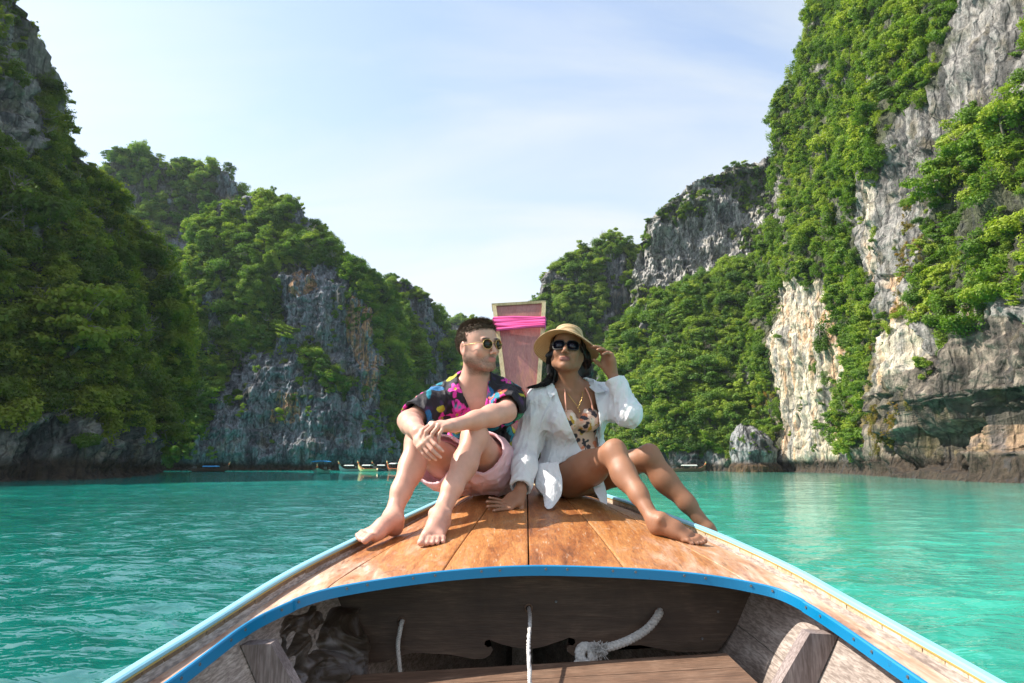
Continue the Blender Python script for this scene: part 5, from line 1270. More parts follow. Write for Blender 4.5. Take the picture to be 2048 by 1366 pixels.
    def scol(V):
        c = np.tile(INK, (len(V), 1)); n = vnoise(V[:, 0] * 26, V[:, 1] * 26, V[:, 2] * 26, 5); c += smooth(.35, .6, n)[:, None] * (PUR * .25)
        for c0, ax, la, lb, ld, cc in mot:
            near = np.nonzero((np.abs(V - c0) < la + .03).all(1))[0]
            if len(near) == 0: continue
            D = V[near] - c0; al = D @ ax; n2 = unit(np.cross(ax, (0, 1, 0))); be = D @ n2; de = D[:, 1]
            r_ = np.sqrt((al / la) ** 2 + (be / lb) ** 2 + (de / (ld + .02)) ** 2)
            vein = 0.72 + 0.5 * np.abs(np.sin(be / lb * 4 + al * 90)) * .6
            m = (r_ < 1)[:, None]; c[near] = np.where(m, cc * vein[:, None], c[near])
        return c
    M_SH = cloth_mat('floral_viscose', .75, 1200, .3, 0, 0)
    finish('shirt', s, M_SH, root, scol, 1)
    # collar flaps and front placket edges
    def sheet(name, pts, mat, colf, parent=root, thick=.003, n=(14, 10)):
        G = np.array(pts, float); u = np.linspace(0, G.shape[1] - 1, n[0]); v = np.linspace(0, G.shape[0] - 1, n[1])
        rows = np.stack([catmull(r_, n[0]) if len(r_) > 2 else np.array([r_[0] + (r_[1] - r_[0]) * t for t in np.linspace(0, 1, n[0])]) for r_ in G])
        cols = np.stack([catmull(rows[:, j], n[1]) if len(G) > 2 else np.array([rows[0, j] + (rows[1, j] - rows[0, j]) * t for t in np.linspace(0, 1, n[1])]) for j in range(n[0])], 1)
        i = np.arange(n[0] * n[1]).reshape(n[1], n[0]); Q = np.stack([i[:-1, :-1], i[:-1, 1:], i[1:, 1:], i[1:, :-1]], -1).reshape(-1, 4)
        V = cols.reshape(-1, 3); o = link(name, mesh_np(name, V, Q, True, colf(V)), mat, parent); md = o.modifiers.new('thick', 'SOLIDIFY'); md.thickness = thick; md.offset = 0; return o
    L3 = lambda a_, b_, c_: T0 + TM @ np.array((a_, b_, c_))
    def pcol(V):
        n = vnoise(V[:, 0] * 60, V[:, 1] * 60, V[:, 2] * 60, 6)[:, None]; return np.where(n > .25, INK, np.where(n < -.45, TEAL, PINK * .95))
    for q in (-1, 1):
        sheet('collar', [[L3(q * .056, .030, .192), L3(q * .066, -.045, .182), L3(q * .058, -.108, .140), L3(q * .040, -.142, .092)],
                         [L3(q * .084, .030, .184), L3(q * .104, -.060, .162), L3(q * .104, -.128, .122), L3(q * .092, -.156, .082)]], M_SH, pcol, n=(16, 8))
    # shorts ---------------------------------------------------------------------
    p = Field(np.array((-0.50, 2.90, 1.44)), np.array((0.16, 3.62, 1.86)), 0.0042)
    p.ell(J['pel'], (.178, .135, .128), TM, 0); p.ell((J['hR'] * .75 + J['kR'] * .25 + J['hL'] * .75 + J['kL'] * .25) / 2 + np.array((0, -.01, -.03)), (.11, .07, .06), None, .05); 
    for h_, k_ in ((J['hR'], J['kR']), (J['hL'], J['kL'])): p.chain([h_, h_ * .6 + k_ * .4, h_ * .12 + k_ * .88], [.112, .101, .092], .055)
    for h_, k_ in ((J['hR'], J['kR']), (J['hL'], J['kL'])): p.cone(h_ * .72 + k_ * .28 + (0, 0, -.045), h_ * .40 + k_ * .60 + (0, 0, -.055), .084, .086, .03)
    wrinkle(p, .008, 15, 51, (0.2, .2, 1), 2.5); wrinkle(p, .004, 32, 55, (1, 0, .3), 2.2)
    shell(p, .0105)
    for h_, k_, tt in ((J['hR'], J['kR'], .64), (J['hL'], J['kL'], .70)):
        ax = unit(k_ - h_); c0 = h_ * (1 - tt) + k_ * tt; p.apply(c0 - .16, c0 + .16, lambda x, y, z: np.maximum(-((x - c0[0]) * ax[0] + (y - c0[1]) * ax[1] + (z - c0[2]) * ax[2]), np.sqrt((x - c0[0] - ax[0] * .06) ** 2 + (y - c0[1] - ax[1] * .06) ** 2 + (z - c0[2] - ax[2] * .06) ** 2) - .145), 0, 's')
    fl = lambda x, y, z: (z - (CZ - 0.307 + 0.156 * (y - 2.15)) + .004)
    p.apply((-.6, 2.8, 1.4), (.2, 3.7, 1.62), lambda x, y, z: fl(x, y, z) + 0 * x, 0, 's')
    PC = np.array((0.92, 0.61, 0.66))
    finish('shorts', p, cloth_mat('pink_cotton', .85, 900, .4, .25), root, lambda V: np.tile(PC, (len(V), 1)) * (1 + .06 * vnoise(V[:, 0] * 30, V[:, 1] * 30, V[:, 2] * 30, 2)[:, None]), 1)
    # hair -------------------------------------------------------------------------
    HP = lambda a_: J['head'] + (np.asarray(a_) * 1.02) @ HM.T
    hb = Field(J['head'] - .16, J['head'] + .17, 0.0032)
    hb.ell(HP((0, -.024, .034)), (.079, .098, .082), HM, 0); hb.ell(HP((0, .034, .074)), (.057, .050, .036), HM, .03)
    wrinkle(hb, .0025, 60, 71, HM[:, 1], 2.0)
    def keep(x, y, z):
        px, py, pz = x - J['head'][0], y - J['head'][1], z - J['head'][2]; a_, b_, c_ = [px * HM[0, i] + py * HM[1, i] + pz * HM[2, i] for i in range(3)]
        line = np.where(b_ > .035, .072 + (b_ - .035) * .15, np.where(b_ > -.01, .072 - (.035 - b_) * 1.6, -.002 - (-.01 - b_) * .95)); line = np.maximum(line, -.062)
        return line - c_
    hb.F = np.maximum(hb.F, hb.whole(keep).astype(np.float32))
    HB = hair_mat('brown_hair', (.050, .030, .018), (.15, .092, .055), .6)
    ho = finish('hair', hb, HB, root, lambda V: np.tile(np.array((.05, .03, .02)), (len(V), 1)), 1)
    rs = np.random.default_rng(4); cs = []
    hv = np.empty(len(ho.data.vertices) * 3); ho.data.vertices.foreach_get('co', hv); hn = np.empty_like(hv); ho.data.vertices.foreach_get('normal', hn)
    hv = hv.reshape(-1, 3) + np.array(ho.matrix_basis.translation) + np.array(root.location); hn = hn.reshape(-1, 3)
    hl = toL(hv, J['head'], HM) / 1.02; nl_ = hn @ HM
    ok = np.nonzero(((hl - np.array((0, -.024, .040))) * nl_).sum(1) > .03)[0]
    for q_ in ok[rs.integers(0, len(ok), 9000)]:
        q, u = hl[q_], nl_[q_]; top = smooth(.06, .12, q[2]); L_ = .010 + .016 * top * rs.uniform(.3, 1.2)
        flow = np.array((.25 + rs.normal() * .25, (.5 if q[1] > .0 else -.3) * top - .2 + rs.normal() * .2, .25 * top - .8 * (1 - top) + rs.normal() * .15))
        d0 = unit(u * (0.15 + .45 * top) + flow * .8); q = q - u * .002
        cs.append([HP(t_) for t_ in (q, q + d0 * L_ * .5 + u * .003, q + d0 * L_ + np.array((rs.normal() * .003, .002, -.002)))])
    link('hair_strands', strand_mesh('hair_strands', cs, .0008), HB, ho)
    # round sunglasses ---------------------------------------------------------------
    gl = empty('sunglasses', tuple(float(v) for v in HP((0, .1, 0))), 'round dark green sunglasses with thin gold rims worn by the man', 'sunglasses')
    for q in (-1, 1):
        cc = np.array((q * .0315, .1015, .001)); ring = [HP(cc + np.array((math.cos(a_) * .0215, -q * math.cos(a_) * .006, math.sin(a_) * .0215))) for a_ in np.linspace(0, 2 * math.pi, 28)]
        v, fcs = tube([tuple(r_) for r_ in ring], .0010, 6); link('rim', pydata('rim', v, fcs, True), M_GOLD, gl)
        V = [HP(cc + (0, .0022, 0))] + ring[:-1] + [HP(cc - (0, .001, 0))]; n_ = len(ring) - 1
        Fc = [(0, 1 + i, 1 + (i + 1) % n_) for i in range(n_)] + [(n_ + 1, 1 + (i + 1) % n_, 1 + i) for i in range(n_)]
        link('lens', pydata('lens', V, Fc, True), M_LENS1, gl)
        v, fcs = tube([tuple(HP(t_)) for t_ in ((q * .0525, .096, .006), (q * .070, .082, .007), (q * .079, .040, .006), (q * .081, .000, .004), (q * .080, -.018, -.006))], .0013, 6); link('temple', pydata('temple', v, fcs, True), M_GOLD, gl)
    v, fcs = tube([tuple(HP(t_)) for t_ in ((-.010, .103, .006), (0, .1065, .009), (.010, .103, .006))], .0013, 6); link('bridge', pydata('bridge', v, fcs, True), M_GOLD, gl)
    return J
MJ = build_man()
# ================================================================== THE WOMAN
def build_woman():
    J = dict(pel=W(1150, 948, 3.24), waist=W(1150, 893, 3.24), chest=W(1146, 828, 3.19), neck=W(1142, 778, 3.17), head=W(1134, 706, 3.10),
             sR=W(1082, 800, 3.16), sL=W(1204, 796, 3.21), eR=W(1053, 888, 3.16), wR=W(1041, 982, 2.975), eL=W(1256, 826, 3.02), wL=W(1222, 742, 3.06),
             hR=W(1140, 955, 3.18), hL=W(1178, 952, 3.30), kR=W(1228, 906, 2.90), kL=W(1297, 914, 3.04), aR=W(1306, 1038, 2.66), aL=W(1416, 1058, 2.95))
    root = empty('person', (float(J['pel'][0]), float(J['pel'][1]), float(J['pel'][2]) - 0.11), 'woman in open white shirt and floral swimsuit sitting with one hand raised to her hat', 'person')
    tz = unit(J['neck'] - J['pel']); TM = frame(J['sL'] - J['sR'], z=tz); T0 = J['chest']
    y1 = unit((-.14, -1, .24)); xx = unit(np.cross(y1, (0.02, 0, 1))); HM = np.stack([xx, y1, np.cross(xx, y1)], 1)
    rl = R(3); cr, sr = math.cos(rl), math.sin(rl); HM = HM @ np.array([[cr, 0, -sr], [0, 1, 0], [sr, 0, cr]])
    lo = np.array((-0.20, 2.35, 1.25)); hi = np.array((1.02, 3.52, 2.32))
    f = Field(lo, hi, 0.0042); nails = []; HS = .95
    f.ell(J['pel'], (.150, .115, .105), TM, 0); f.ell(J['waist'], (.108, .085, .11), TM, .06); f.ell(J['chest'] + TM[:, 2] * .01, (.125, .085, .13), TM, .06)
    f.cone(J['sR'] + TM[:, 0] * .02, J['sL'] - TM[:, 0] * .02, .042, k=.05); f.cone(J['sR'], J['neck'] + (0, 0, .02), .034, .040, .05); f.cone(J['sL'], J['neck'] + (0, 0, .02), .034, .040, .05)
    for q in (-1, 1): f.ell(T0 + TM @ np.array((q * .052, -.078, -.022)), (.050, .040, .048), TM, .025)
    f.cone(J['neck'] - TM[:, 2] * .02, J['head'] + HM @ np.array((0, -.025, -.05)), .047, .045, .025)
    for q in (-1, 1): f.cone(J['neck'] + TM @ np.array((q * .012, -.052, -.012)), J['head'] + HM @ np.array((q * .045, -.015, -.055)), .009, .010, .016); f.cone(J['neck'] + TM @ np.array((q * .014, -.055, -.012)), J['neck'] + TM @ np.array((q * .105, -.035, .012)), .008, .008, .016)
    head(f, J['head'], HM, HS, False)
    g = Field(lo, hi, 0.0042)
    for h_, k_, a_ in ((J['hR'], J['kR'], J['aR']), (J['hL'], J['kL'], J['aL'])):
        g.chain([h_, h_ * .52 + k_ * .48 + (0, 0, -.006), k_], [.093, .074, .047], .03)
        back = unit(np.cross(np.cross(k_ - h_, a_ - k_), a_ - k_)); back = -back if back @ (h_ - k_) < 0 else back
        g.ell(k_ - back * .012 + (0, 0, .003), (.037, .038, .043), None, .03)
        m1 = k_ * .70 + a_ * .30
        g.chain([k_, m1 + back * .008, k_ * .35 + a_ * .65, a_], [.045, .044, .033, .027], .03)
        g.ell(m1 + back * .026, (.032, .032, .080), frame((1, 0, 0), z=k_ - a_), .04)
        g.cone(k_ * .9 + a_ * .1 - back * .026, k_ * .3 + a_ * .7 - back * .016, .017, .012, .03)
    heel = deck_on(1297, 1066); toe = deck_on(1384, 1086)
    nails += foot(g, heel, toe - heel, (-.05, -.15, 1), 1, 0.212, J['aR'] , .90, 0.003)
    hl = J['aL'] + np.array((.0, .03, -.080)); nails += foot(g, hl, (.55, -.45, -.70), (.55, -.4, .7), -1, 0.225, J['aL'], .92)
    a = Field(lo, hi, 0.0042)
    for s_, e_, w_ in ((J['sR'], J['eR'], J['wR']), (J['sL'], J['eL'], J['wL'])):
        a.chain([s_, s_ * .55 + e_ * .45, e_], [.042, .037, .033], .03)
        a.chain([e_, e_ * .72 + w_ * .28, e_ * .4 + w_ * .6, w_], [.033, .035, .028, .0225], .03); a.ell(w_, (.024, .020, .020), None, .02)
    kR_ = deck_on(1019, 1017, .022); nails += hand(a, J['wR'] + (0, 0, -.012), kR_ - J['wR'] - (0, 0, -.012), (-.2, -.75, .60), False, [(-22, 4, 3), (-24, 4, 3), (-26, 4, 3), (-28, 4, 3)], .93, (-24, -31, -38, -46), thumb=[(.018, .024, -.006), (.048, .052, -.022), (.070, .066, -.034), (.092, .074, -.040)])
    kL_ = W(1212, 702, 3.035); nails += hand(a, J['wL'], kL_ - J['wL'], (.72, .62, .10), True, [(40, 20, 8), (44, 22, 8), (48, 24, 10), (54, 28, 12)], .92, (3, 1, -2, -4), thumb=[(.018, .022, -.008), (.044, .034, -.028), (.062, .034, -.050), (.078, .028, -.068)])
    f.F = smin(f.F, a.F, 0.02).astype(np.float32); f.F = smin(f.F, g.F, 0.006).astype(np.float32); del a, g
    SK = np.array((0.300, 0.142, 0.080)); LIP_ = np.array((0.19, 0.065, 0.052)); PALM = np.array((.42, .23, .15))
    NL = np.array([n_[0] for n_ in nails]); NR = np.array([n_[1] for n_ in nails])
    def col(V):
        c = np.tile(SK, (len(V), 1)); h = toL(V, J['head'], HM) / HS; hm = np.linalg.norm(h, axis=1) < 0.16
        c = c * (1 + 0.06 * vnoise(V[:, 0] * 9, V[:, 1] * 9, V[:, 2] * 9, 3)[:, None])
        def mixin(m, tgt):
            nonlocal c; m = np.clip(m, 0, 1)[:, None]; c = c * (1 - m) + tgt * m
        d = lambda p, r: np.sqrt((((h - np.array(p)) / np.array(r)) ** 2).sum(1))
        mixin(hm * smooth(1.12, .9, d((0, .094, -.0655), (.030, .018, .0130))), LIP_)
        mixin(hm * smooth(1.2, .8, d((0, .1, -.065), (.022, .02, .0016))), LIP_ * .35)
        for q in (-1, 1): mixin(hm * smooth(1.2, .8, d((q * .032, .088, .0255), (.022, .016, .0045))), np.array((.02, .013, .01)))
        mixin(smooth(.05, .0, np.linalg.norm(V - J['aR'] - (0.06, -.03, -.05), axis=1)) * .0, PALM)
        for p, r in zip(NL, NR): mixin(smooth(1.15, .85, np.linalg.norm(V - p, axis=1) / r), PALM * 1.25)
        for w_ in (J['wR'],): mixin(smooth(.16, .08, np.linalg.norm(V - w_, axis=1)) * smooth(0, -.05, V[:, 2] - w_[2]) * .25, PALM)
        return c
    finish('body', f, skin_mat('tan_skin', SK, .54), root, col, 1)
    L3 = lambda a_, b_, c_: T0 + TM @ np.array((a_, b_, c_))
    # swimsuit ---------------------------------------------------------------------
    b = Field(T0 - (.2, .2, .30), T0 + (.2, .2, .16), 0.0034); gr = .0035
    b.ell(J['waist'], (.108, .085, .11), TM, 0, grow=gr); b.ell(J['pel'], (.150, .115, .105), TM, .06, grow=gr); b.ell(J['chest'] + TM[:, 2] * .01, (.125, .085, .13), TM, .06, grow=gr)
    for q in (-1, 1): b.ell(T0 + TM @ np.array((q * .052, -.080, -.022)), (.052, .043, .050), TM, .018, grow=gr)
    def loc(x, y, z):
        px, py, pz = x - T0[0], y - T0[1], z - T0[2]; return [px * TM[0, i] + py * TM[1, i] + pz * TM[2, i] for i in range(3)]
    def neck_(x, y, z):
        a_, b_, c_ = loc(x, y, z); line = .030 - np.clip(.030 - np.abs(np.abs(a_) - .0) , 0, .03) * 1.5 - np.maximum(np.abs(a_) - .075, 0) * .8; return line - c_
    b.F = np.maximum(b.F, -b.whole(neck_).astype(np.float32) * .8)
    CR_ = np.array((.74, .44, .34)); BK = np.array((.030, .022, .030)); MU = np.array((.50, .28, .02)); CO = np.array((.75, .22, .10)); WH = np.array((.78, .60, .50)); rs = np.random.default_rng(8)
    bm_ = [(T0 + TM @ np.array((rs.uniform(-.12, .12), -.1, rs.uniform(-.26, .05))), unit((rs.normal(), .2, rs.normal())), rs.uniform(.014, .030), rs.uniform(.005, .012), (BK, BK, MU, WH, BK, CO)[rs.integers(0, 6)]) for _ in range(70)]
    def bcol(V):
        c = np.tile(CR_, (len(V), 1))
        for c0, ax, la, lb, cc in bm_:
            D = V - c0; al = D @ ax; n2 = unit(np.cross(ax, TM[:, 1])); be = D @ n2; r_ = np.sqrt((al / la) ** 2 + (be / lb) ** 2); m = (r_ < 1 + .25 * np.sin(al * 260)); c[m] = cc
        return c
    finish('swimsuit', b, cloth_mat('swimsuit_fabric', .6, 1500, .12, 0, .1), root, bcol, 1)
    M_STR = simple('peach_strap', (.72, .32, .22), .6)
    for q in (-1, 1):
        v, fc_ = tube(catmull([L3(q * .062, -.118, .024), L3(q * .058, -.098, .075), L3(q * .050, -.060, .118), L3(q * .046, -.010, .135), L3(q * .046, .05, .12)], 16), .0032, 6); link('strap', pydata('strap', v, fc_, True), M_STR, root)
    # white shirt --------------------------------------------------------------------
    s = Field(np.array((-0.08, 2.78, 1.44)), np.array((0.66, 3.52, 2.08)), 0.0040); gr = .020
    s.ell(J['waist'] - TM[:, 2] * .02, (.128, .105, .12), TM, 0, grow=gr); s.ell(J['chest'] + TM[:, 2] * .01, (.128, .095, .13), TM, .06, grow=gr)
    s.ell(J['pel'] + TM[:, 2] * -.01 - TM[:, 0] * .012, (.158, .128, .125), TM, .06, grow=gr)
    for q in (-1, 1): s.ell(T0 + TM @ np.array((q * .055, -.078, -.022)), (.055, .040, .055), TM, .04, grow=.026)
    s.cone(J['sR'] + TM[:, 0] * .02, J['sL'] - TM[:, 0] * .02, .042, k=.05, grow=gr); s.cone(J['sR'], J['neck'] + (0, 0, .005), .034, .036, .05, grow=.016); s.cone(J['sL'], J['neck'] + (0, 0, .005), .034, .036, .05, grow=.016)
    eR, wR, eL, wL = J['eR'], J['wR'], J['eL'], J['wL']
    s.chain([J['sR'], J['sR'] * .5 + eR * .5, eR, eR * .5 + wR * .5, eR * .12 + wR * .88], [.055, .056, .052, .048, .044], .04, grow=.004)
    s.chain([J['sL'], J['sL'] * .5 + eL * .5 + (0, 0, -.012), eL + (.004, 0, -.006), eL * .45 + wL * .55], [.053, .051, .046, .040], .04, grow=.004)
    cf0 = eL * .42 + wL * .58; cf1 = eL * .16 + wL * .84; s.chain([cf0, cf1], [.044, .046], .008)
    s.cone(eR * .26 + wR * .74, eR * .06 + wR * .94, .043, .045, .006)
    wrinkle(s, .0055, 18, 61, (0.15, .1, 1), 3.5); wrinkle(s, .0052, 42, 66, (.5, 0, 1), 3.6)
    shell(s, .0130)
    for e_, w_, tt in ((eR, wR, .93), (eL, wL, .80)):
        ax = unit(w_ - e_); c0 = e_ * (1 - tt) + w_ * tt
        s.apply(c0 - .10, c0 + .10, lambda x, y, z: np.maximum(-((x - c0[0]) * ax[0] + (y - c0[1]) * ax[1] + (z - c0[2]) * ax[2]), np.sqrt((x - c0[0] - ax[0] * .04) ** 2 + (y - c0[1] - ax[1] * .04) ** 2 + (z - c0[2] - ax[2] * .04) ** 2) - .075), 0, 's')
    s.cone(J['neck'] - TM[:, 2] * .0 - TM[:, 1] * .005, J['neck'] + TM[:, 2] * .09 - TM[:, 1] * .02, .052, .062, 0, 's')
    s.cone(J['neck'] - TM[:, 1] * .05 + TM[:, 2] * .01, J['neck'] - TM[:, 1] * .12 + TM[:, 2] * .03, .048, .050, 0, 's')
    # front opening: left edge runs diagonally, right edge falls straight
    zt, zb = W(1113, 782, 3.1)[2], W(1168, 906, 3.1)[2]; xa, xb = W(1114, 782, 3.08)[0], W(1168, 906, 3.08)[0]; xr0, xr1 = W(1190, 782, 3.1)[0], W(1206, 906, 3.1)[0]
    def opening(x, y, z):
        t = (zt - z) / (zt - zb); xl = xa + (xb - xa) * t - .012 * np.sin(np.clip(t, 0, 1) * 3.14); xr = xr0 + (xr1 - xr0) * np.clip(t, 0, 1.6)
        return np.maximum(np.maximum(xl - x, x - xr), np.maximum(y - (T0[1] - .02), z - zt - .06)) * .8
    s.apply((xa - .05, 2.8, 1.4), (xr1 + .1, T0[1], 2.05), opening, 0, 's')
    # the right thigh comes out from under the hem
    hx0, hz0 = W(1118, 930, 3.05)[0], W(1118, 930, 3.05)[2]
    p1 = W(1170, 902, 3.1); p2 = W(1120, 928, 3.05); p3 = W(1122, 1012, 3.0)
    def hemcut(x, y, z):
        up_ = (z - p2[2]); xl = np.where(up_ > 0, p2[0] + up_ * (p1[0] - p2[0]) / (p1[2] - p2[2]), p2[0] + .012 * np.sin(up_ * 60))
        return np.maximum(np.maximum(xl - x, y - 3.24 - (x - .25) * .25), z - p1[2] - .004) * .8
    s.apply((.15, 2.8, 1.4), (.66, 3.4, 1.80), hemcut, 0, 's')
    s.apply((.0, 2.7, 1.4), (.7, 3.6, 1.62), lambda x, y, z: z - (CZ - 0.307 + 0.156 * (y - 2.15)) - .002 + 0 * x, 0, 's')
    WC = np.array((.88, .88, .91)); M_W = cloth_mat('white_linen', .8, 1100, .5, .3)
    wc = lambda V: np.tile(WC, (len(V), 1))
    so = finish('shirt', s, M_W, root, wc, 1)
    def sheet(name, pts, mat, parent=root, thick=.0025, n=(18, 14), rip=0.004, sd=1):
        G = np.array(pts, float)
        rows = np.stack([catmull(r_, n[0]) for r_ in G]); cols = np.stack([catmull(rows[:, j], n[1]) if len(G) > 2 else np.array([rows[0, j] + (rows[1, j] - rows[0, j]) * t for t in np.linspace(0, 1, n[1])]) for j in range(n[0])], 1)
        V = cols.reshape(-1, 3); V = V + rip * np.stack([vnoise(V[:, 0] * 40, V[:, 1] * 40, V[:, 2] * 12, sd + q) for q in range(3)], 1)
        i = np.arange(n[0] * n[1]).reshape(n[1], n[0]); Q = np.stack([i[:-1, :-1], i[:-1, 1:], i[1:, 1:], i[1:, :-1]], -1).reshape(-1, 4)
        o = link(name, mesh_np(name, V, Q, True, wc(V)), mat, parent); md = o.modifiers.new('thick', 'SOLIDIFY'); md.thickness = thick; md.offset = 0; return o
    sheet('shirt_tail', [[W(1066, 930, 3.10), W(1092, 926, 3.04), W(1118, 926, 3.02)], [W(1070, 965, 3.04), W(1096, 965, 2.985), W(1124, 960, 2.985)], [W(1084, 990, 2.98), W(1104, 992, 2.94), W(1123, 990, 2.96)],
                         [W(1088, 1012, 2.925), W(1098, 1019, 2.905), W(1106, 1014, 2.915)]], M_W, n=(20, 24), rip=.006, sd=3)
    sheet('shirt_tail', [[W(1186, 975, 3.06), W(1196, 968, 3.07), W(1205, 955, 3.10)], [W(1190, 985, 3.03), W(1202, 985, 3.04), W(1213, 985, 3.06)], [W(1200, 1001, 2.985), W(1207, 1005, 2.98), W(1214, 1009, 2.975)]], M_W, n=(12, 14), rip=.003, sd=7)
    # turned-down collar: one flap each side of the neck
    sheet('collar', [[W(1109, 757, 3.20), W(1110, 771, 3.13), W(1113, 788, 3.08)], [W(1095, 763, 3.17), W(1092, 777, 3.105), W(1100, 796, 3.065)]], M_W, n=(18, 8), rip=.003, sd=11)
    sheet('collar', [[W(1164, 763, 3.20), W(1176, 772, 3.14), W(1191, 786, 3.095)], [W(1171, 757, 3.22), W(1190, 765, 3.15), W(1211, 783, 3.11)]], M_W, n=(18, 8), rip=.003, sd=12)
    # hair ----------------------------------------------------------------------------
    HP = lambda a_: J['head'] + (np.asarray(a_, float) * HS) @ HM.T
    BH_ = hair_mat('black_hair', (.005, .004, .005), (.012, .010, .011), .42)
    hb = Field(J['head'] - (.20, .16, .24), J['head'] + (.18, .18, .16), 0.0036)
    hb.ell(HP((0, -.026, .036)), (.079, .098, .085), HM, 0)
    hl_ = [HP((-.066, -.012, .03)), W(1102, 712, 3.12), W(1105, 740, 3.15), W(1101, 768, 3.13)]; hr_ = [HP((.066, -.02, .03)), W(1170, 712, 3.14), W(1173, 742, 3.19), W(1172, 772, 3.25)]
    hb.chain(hl_, [.020, .020, .022, .016], .02); hb.chain(hr_, [.020, .022, .026, .022], .02)
    hb.chain([HP((0, -.09, .0)), HP((0, -.105, -.07)), L3(0, .085, .10), L3(0, .10, .0)], [.05, .055, .06, .05], .04)
    def keep(x, y, z):
        px, py, pz = x - J['head'][0], y - J['head'][1], z - J['head'][2]; a_, b_, c_ = [(px * HM[0, i] + py * HM[1, i] + pz * HM[2, i]) / HS for i in range(3)]
        return np.maximum(np.maximum(b_ - .012, np.abs(a_) - .062), c_ - .070) * .8 * -1 if False else np.minimum(np.minimum(.062 - np.abs(a_), b_ + .0), .078 - c_)
    hb.F = np.maximum(hb.F, hb.whole(keep).astype(np.float32) * .8)
    wrinkle(hb, .005, 55, 81, (0, 0, 1), 8.0)
    ho = finish('hair', hb, BH_, root, lambda V: np.tile(np.array((.01, .01, .01)), (len(V), 1)), 1)
    rs = np.random.default_rng(14); cs = []
    for i in range(1700):
        side_ = -1 if i % 2 else 1; q_ = unit(rs.normal(size=3)) * np.array((.016, .030, .006)) * (rs.random() ** .3)
        st = np.array((side_ * (.060 + rs.uniform(0, .014)), rs.uniform(-.05, .02), rs.uniform(.0, .06))); w_ = hl_ if side_ < 0 else hr_
        mid = w_[1] + q_; m2 = w_[2] + q_ * 1.1; k_ = rs.random()
        if side_ < 0: end = W(1100 - 10 * k_, 764, 3.13 - .02 * k_) + q_; e2 = W(1088 - 34 * k_, 771 + 5 * k_ + rs.normal() * 1.2, 3.09 + .03 * k_) + q_ * np.array((.7, .4, .4))
        else: end = W(1172, 770, 3.25) + q_; e2 = W(1174 + 6 * k_, 792, 3.30) + q_
        cs.append(catmull([HP(st), mid, m2, end, e2], 12))
    link('hair_strands', strand_mesh('hair_strands', cs, .0014), BH_, ho)
    # sunglasses ------------------------------------------------------------------------
    gl = empty('sunglasses', tuple(float(v) for v in HP((0, .1, 0))), 'large rounded-square dark sunglasses worn by the woman', 'sunglasses')
    def sq(q, r, g_=0.0):
        out = []
        for a_ in np.linspace(0, 2 * math.pi, 32)[:-1]:
            c_, s_ = math.cos(a_), math.sin(a_); n_ = 3.2; rr = (abs(c_) ** n_ + abs(s_) ** n_) ** (-1 / n_)
            x_ = q * .0335 + c_ * rr * (.0275 + g_) ; z_ = .000 + s_ * rr * (.0215 + g_) * (1.04 if s_ > 0 else 1); out.append((x_, .1015 - abs(x_) ** 2 * 4.0, z_))
        return out
    for q in (-1, 1):
        o_, i_ = sq(q, 0, .0020), sq(q, 0, -.001); n_ = len(o_); V = []
        for dy in (.002, -.003): V += [HP((a_[0], a_[1] + dy, a_[2])) for a_ in o_] + [HP((a_[0], a_[1] + dy, a_[2])) for a_ in i_]
        Fc = []
        for i in range(n_):
            j = (i + 1) % n_; Fc += [(i, j, n_ + j, n_ + i), (2 * n_ + i, 3 * n_ + i, 3 * n_ + j, 2 * n_ + j), (i, 2 * n_ + i, 2 * n_ + j, j), (n_ + i, n_ + j, 3 * n_ + j, 3 * n_ + i)]
        link('frame', pydata('frame', V, Fc), M_BFRAME, gl)
        V = [HP((q * .0335, .1015 - .0335 ** 2 * 4 + .0015, 0))] + [HP(a_) for a_ in i_] + [HP((q * .0335, .1015 - .0335 ** 2 * 4 - .0015, 0))]
        link('lens', pydata('lens', V, [(0, 1 + i, 1 + (i + 1) % n_) for i in range(n_)] + [(n_ + 1, 1 + (i + 1) % n_, 1 + i) for i in range(n_)], True), M_LENS2, gl)
        v, fc_ = sweep([tuple(HP(t_)) for t_ in ((q * .0635, .085, .010), (q * .074, .060, .010), (q * .079, .020, .006), (q * .080, -.015, .0))], [(-.0015, -.004), (.0015, -.004), (.0015, .004), (-.0015, .004)]); link('temple', pydata('temple', v, fc_), M_BFRAME, gl)
    v, fc_ = tube([tuple(HP(t_)) for t_ in ((-.008, .102, .006), (0, .104, .008), (.008, .102, .006))], .0025, 8); link('bridge', pydata('bridge', v, fc_, True), M_BFRAME, gl)
    # straw hat ---------------------------------------------------------------------------
    t = NT('straw'); tc = t.n('ShaderNodeTexCoord').outputs['Object']
    wv = t.n('ShaderNodeTexWave', wave_type='RINGS', rings_direction='Z'); t.set(wv.inputs['Vector'], tc); wv.inputs['Scale'].default_value = 62; wv.inputs['Distortion'].default_value = 0.8; wv.inputs['Detail'].default_value = 2
    nn = t.noise(tc, 260, 3, .6); cc_ = t.ramp(t.math('ADD', t.math('MULTIPLY', wv.outputs['Fac'], .5), t.math('MULTIPLY', nn, .5)), (.2, (.33, .20, .09)), (.5, (.58, .40, .21)), (.8, (.68, .51, .30)))
    nr = t.bump(t.math('ADD', wv.outputs['Fac'], nn), .5, .002)
    d_ = t.n('ShaderNodeBsdfPrincipled', {'Base Color': cc_, 'Roughness': .75, 'Normal': nr}); tr_ = t.n('ShaderNodeBsdfTranslucent', {0: cc_}); mm = t.n('ShaderNodeMixShader'); mm.inputs[0].default_value = .25
    t.set(mm.inputs[1], d_.outputs[0]); t.set(mm.inputs[2], tr_.outputs[0]); t.t.links.new(mm.outputs[0], t.out.inputs[0]); M_STRAW = t.m
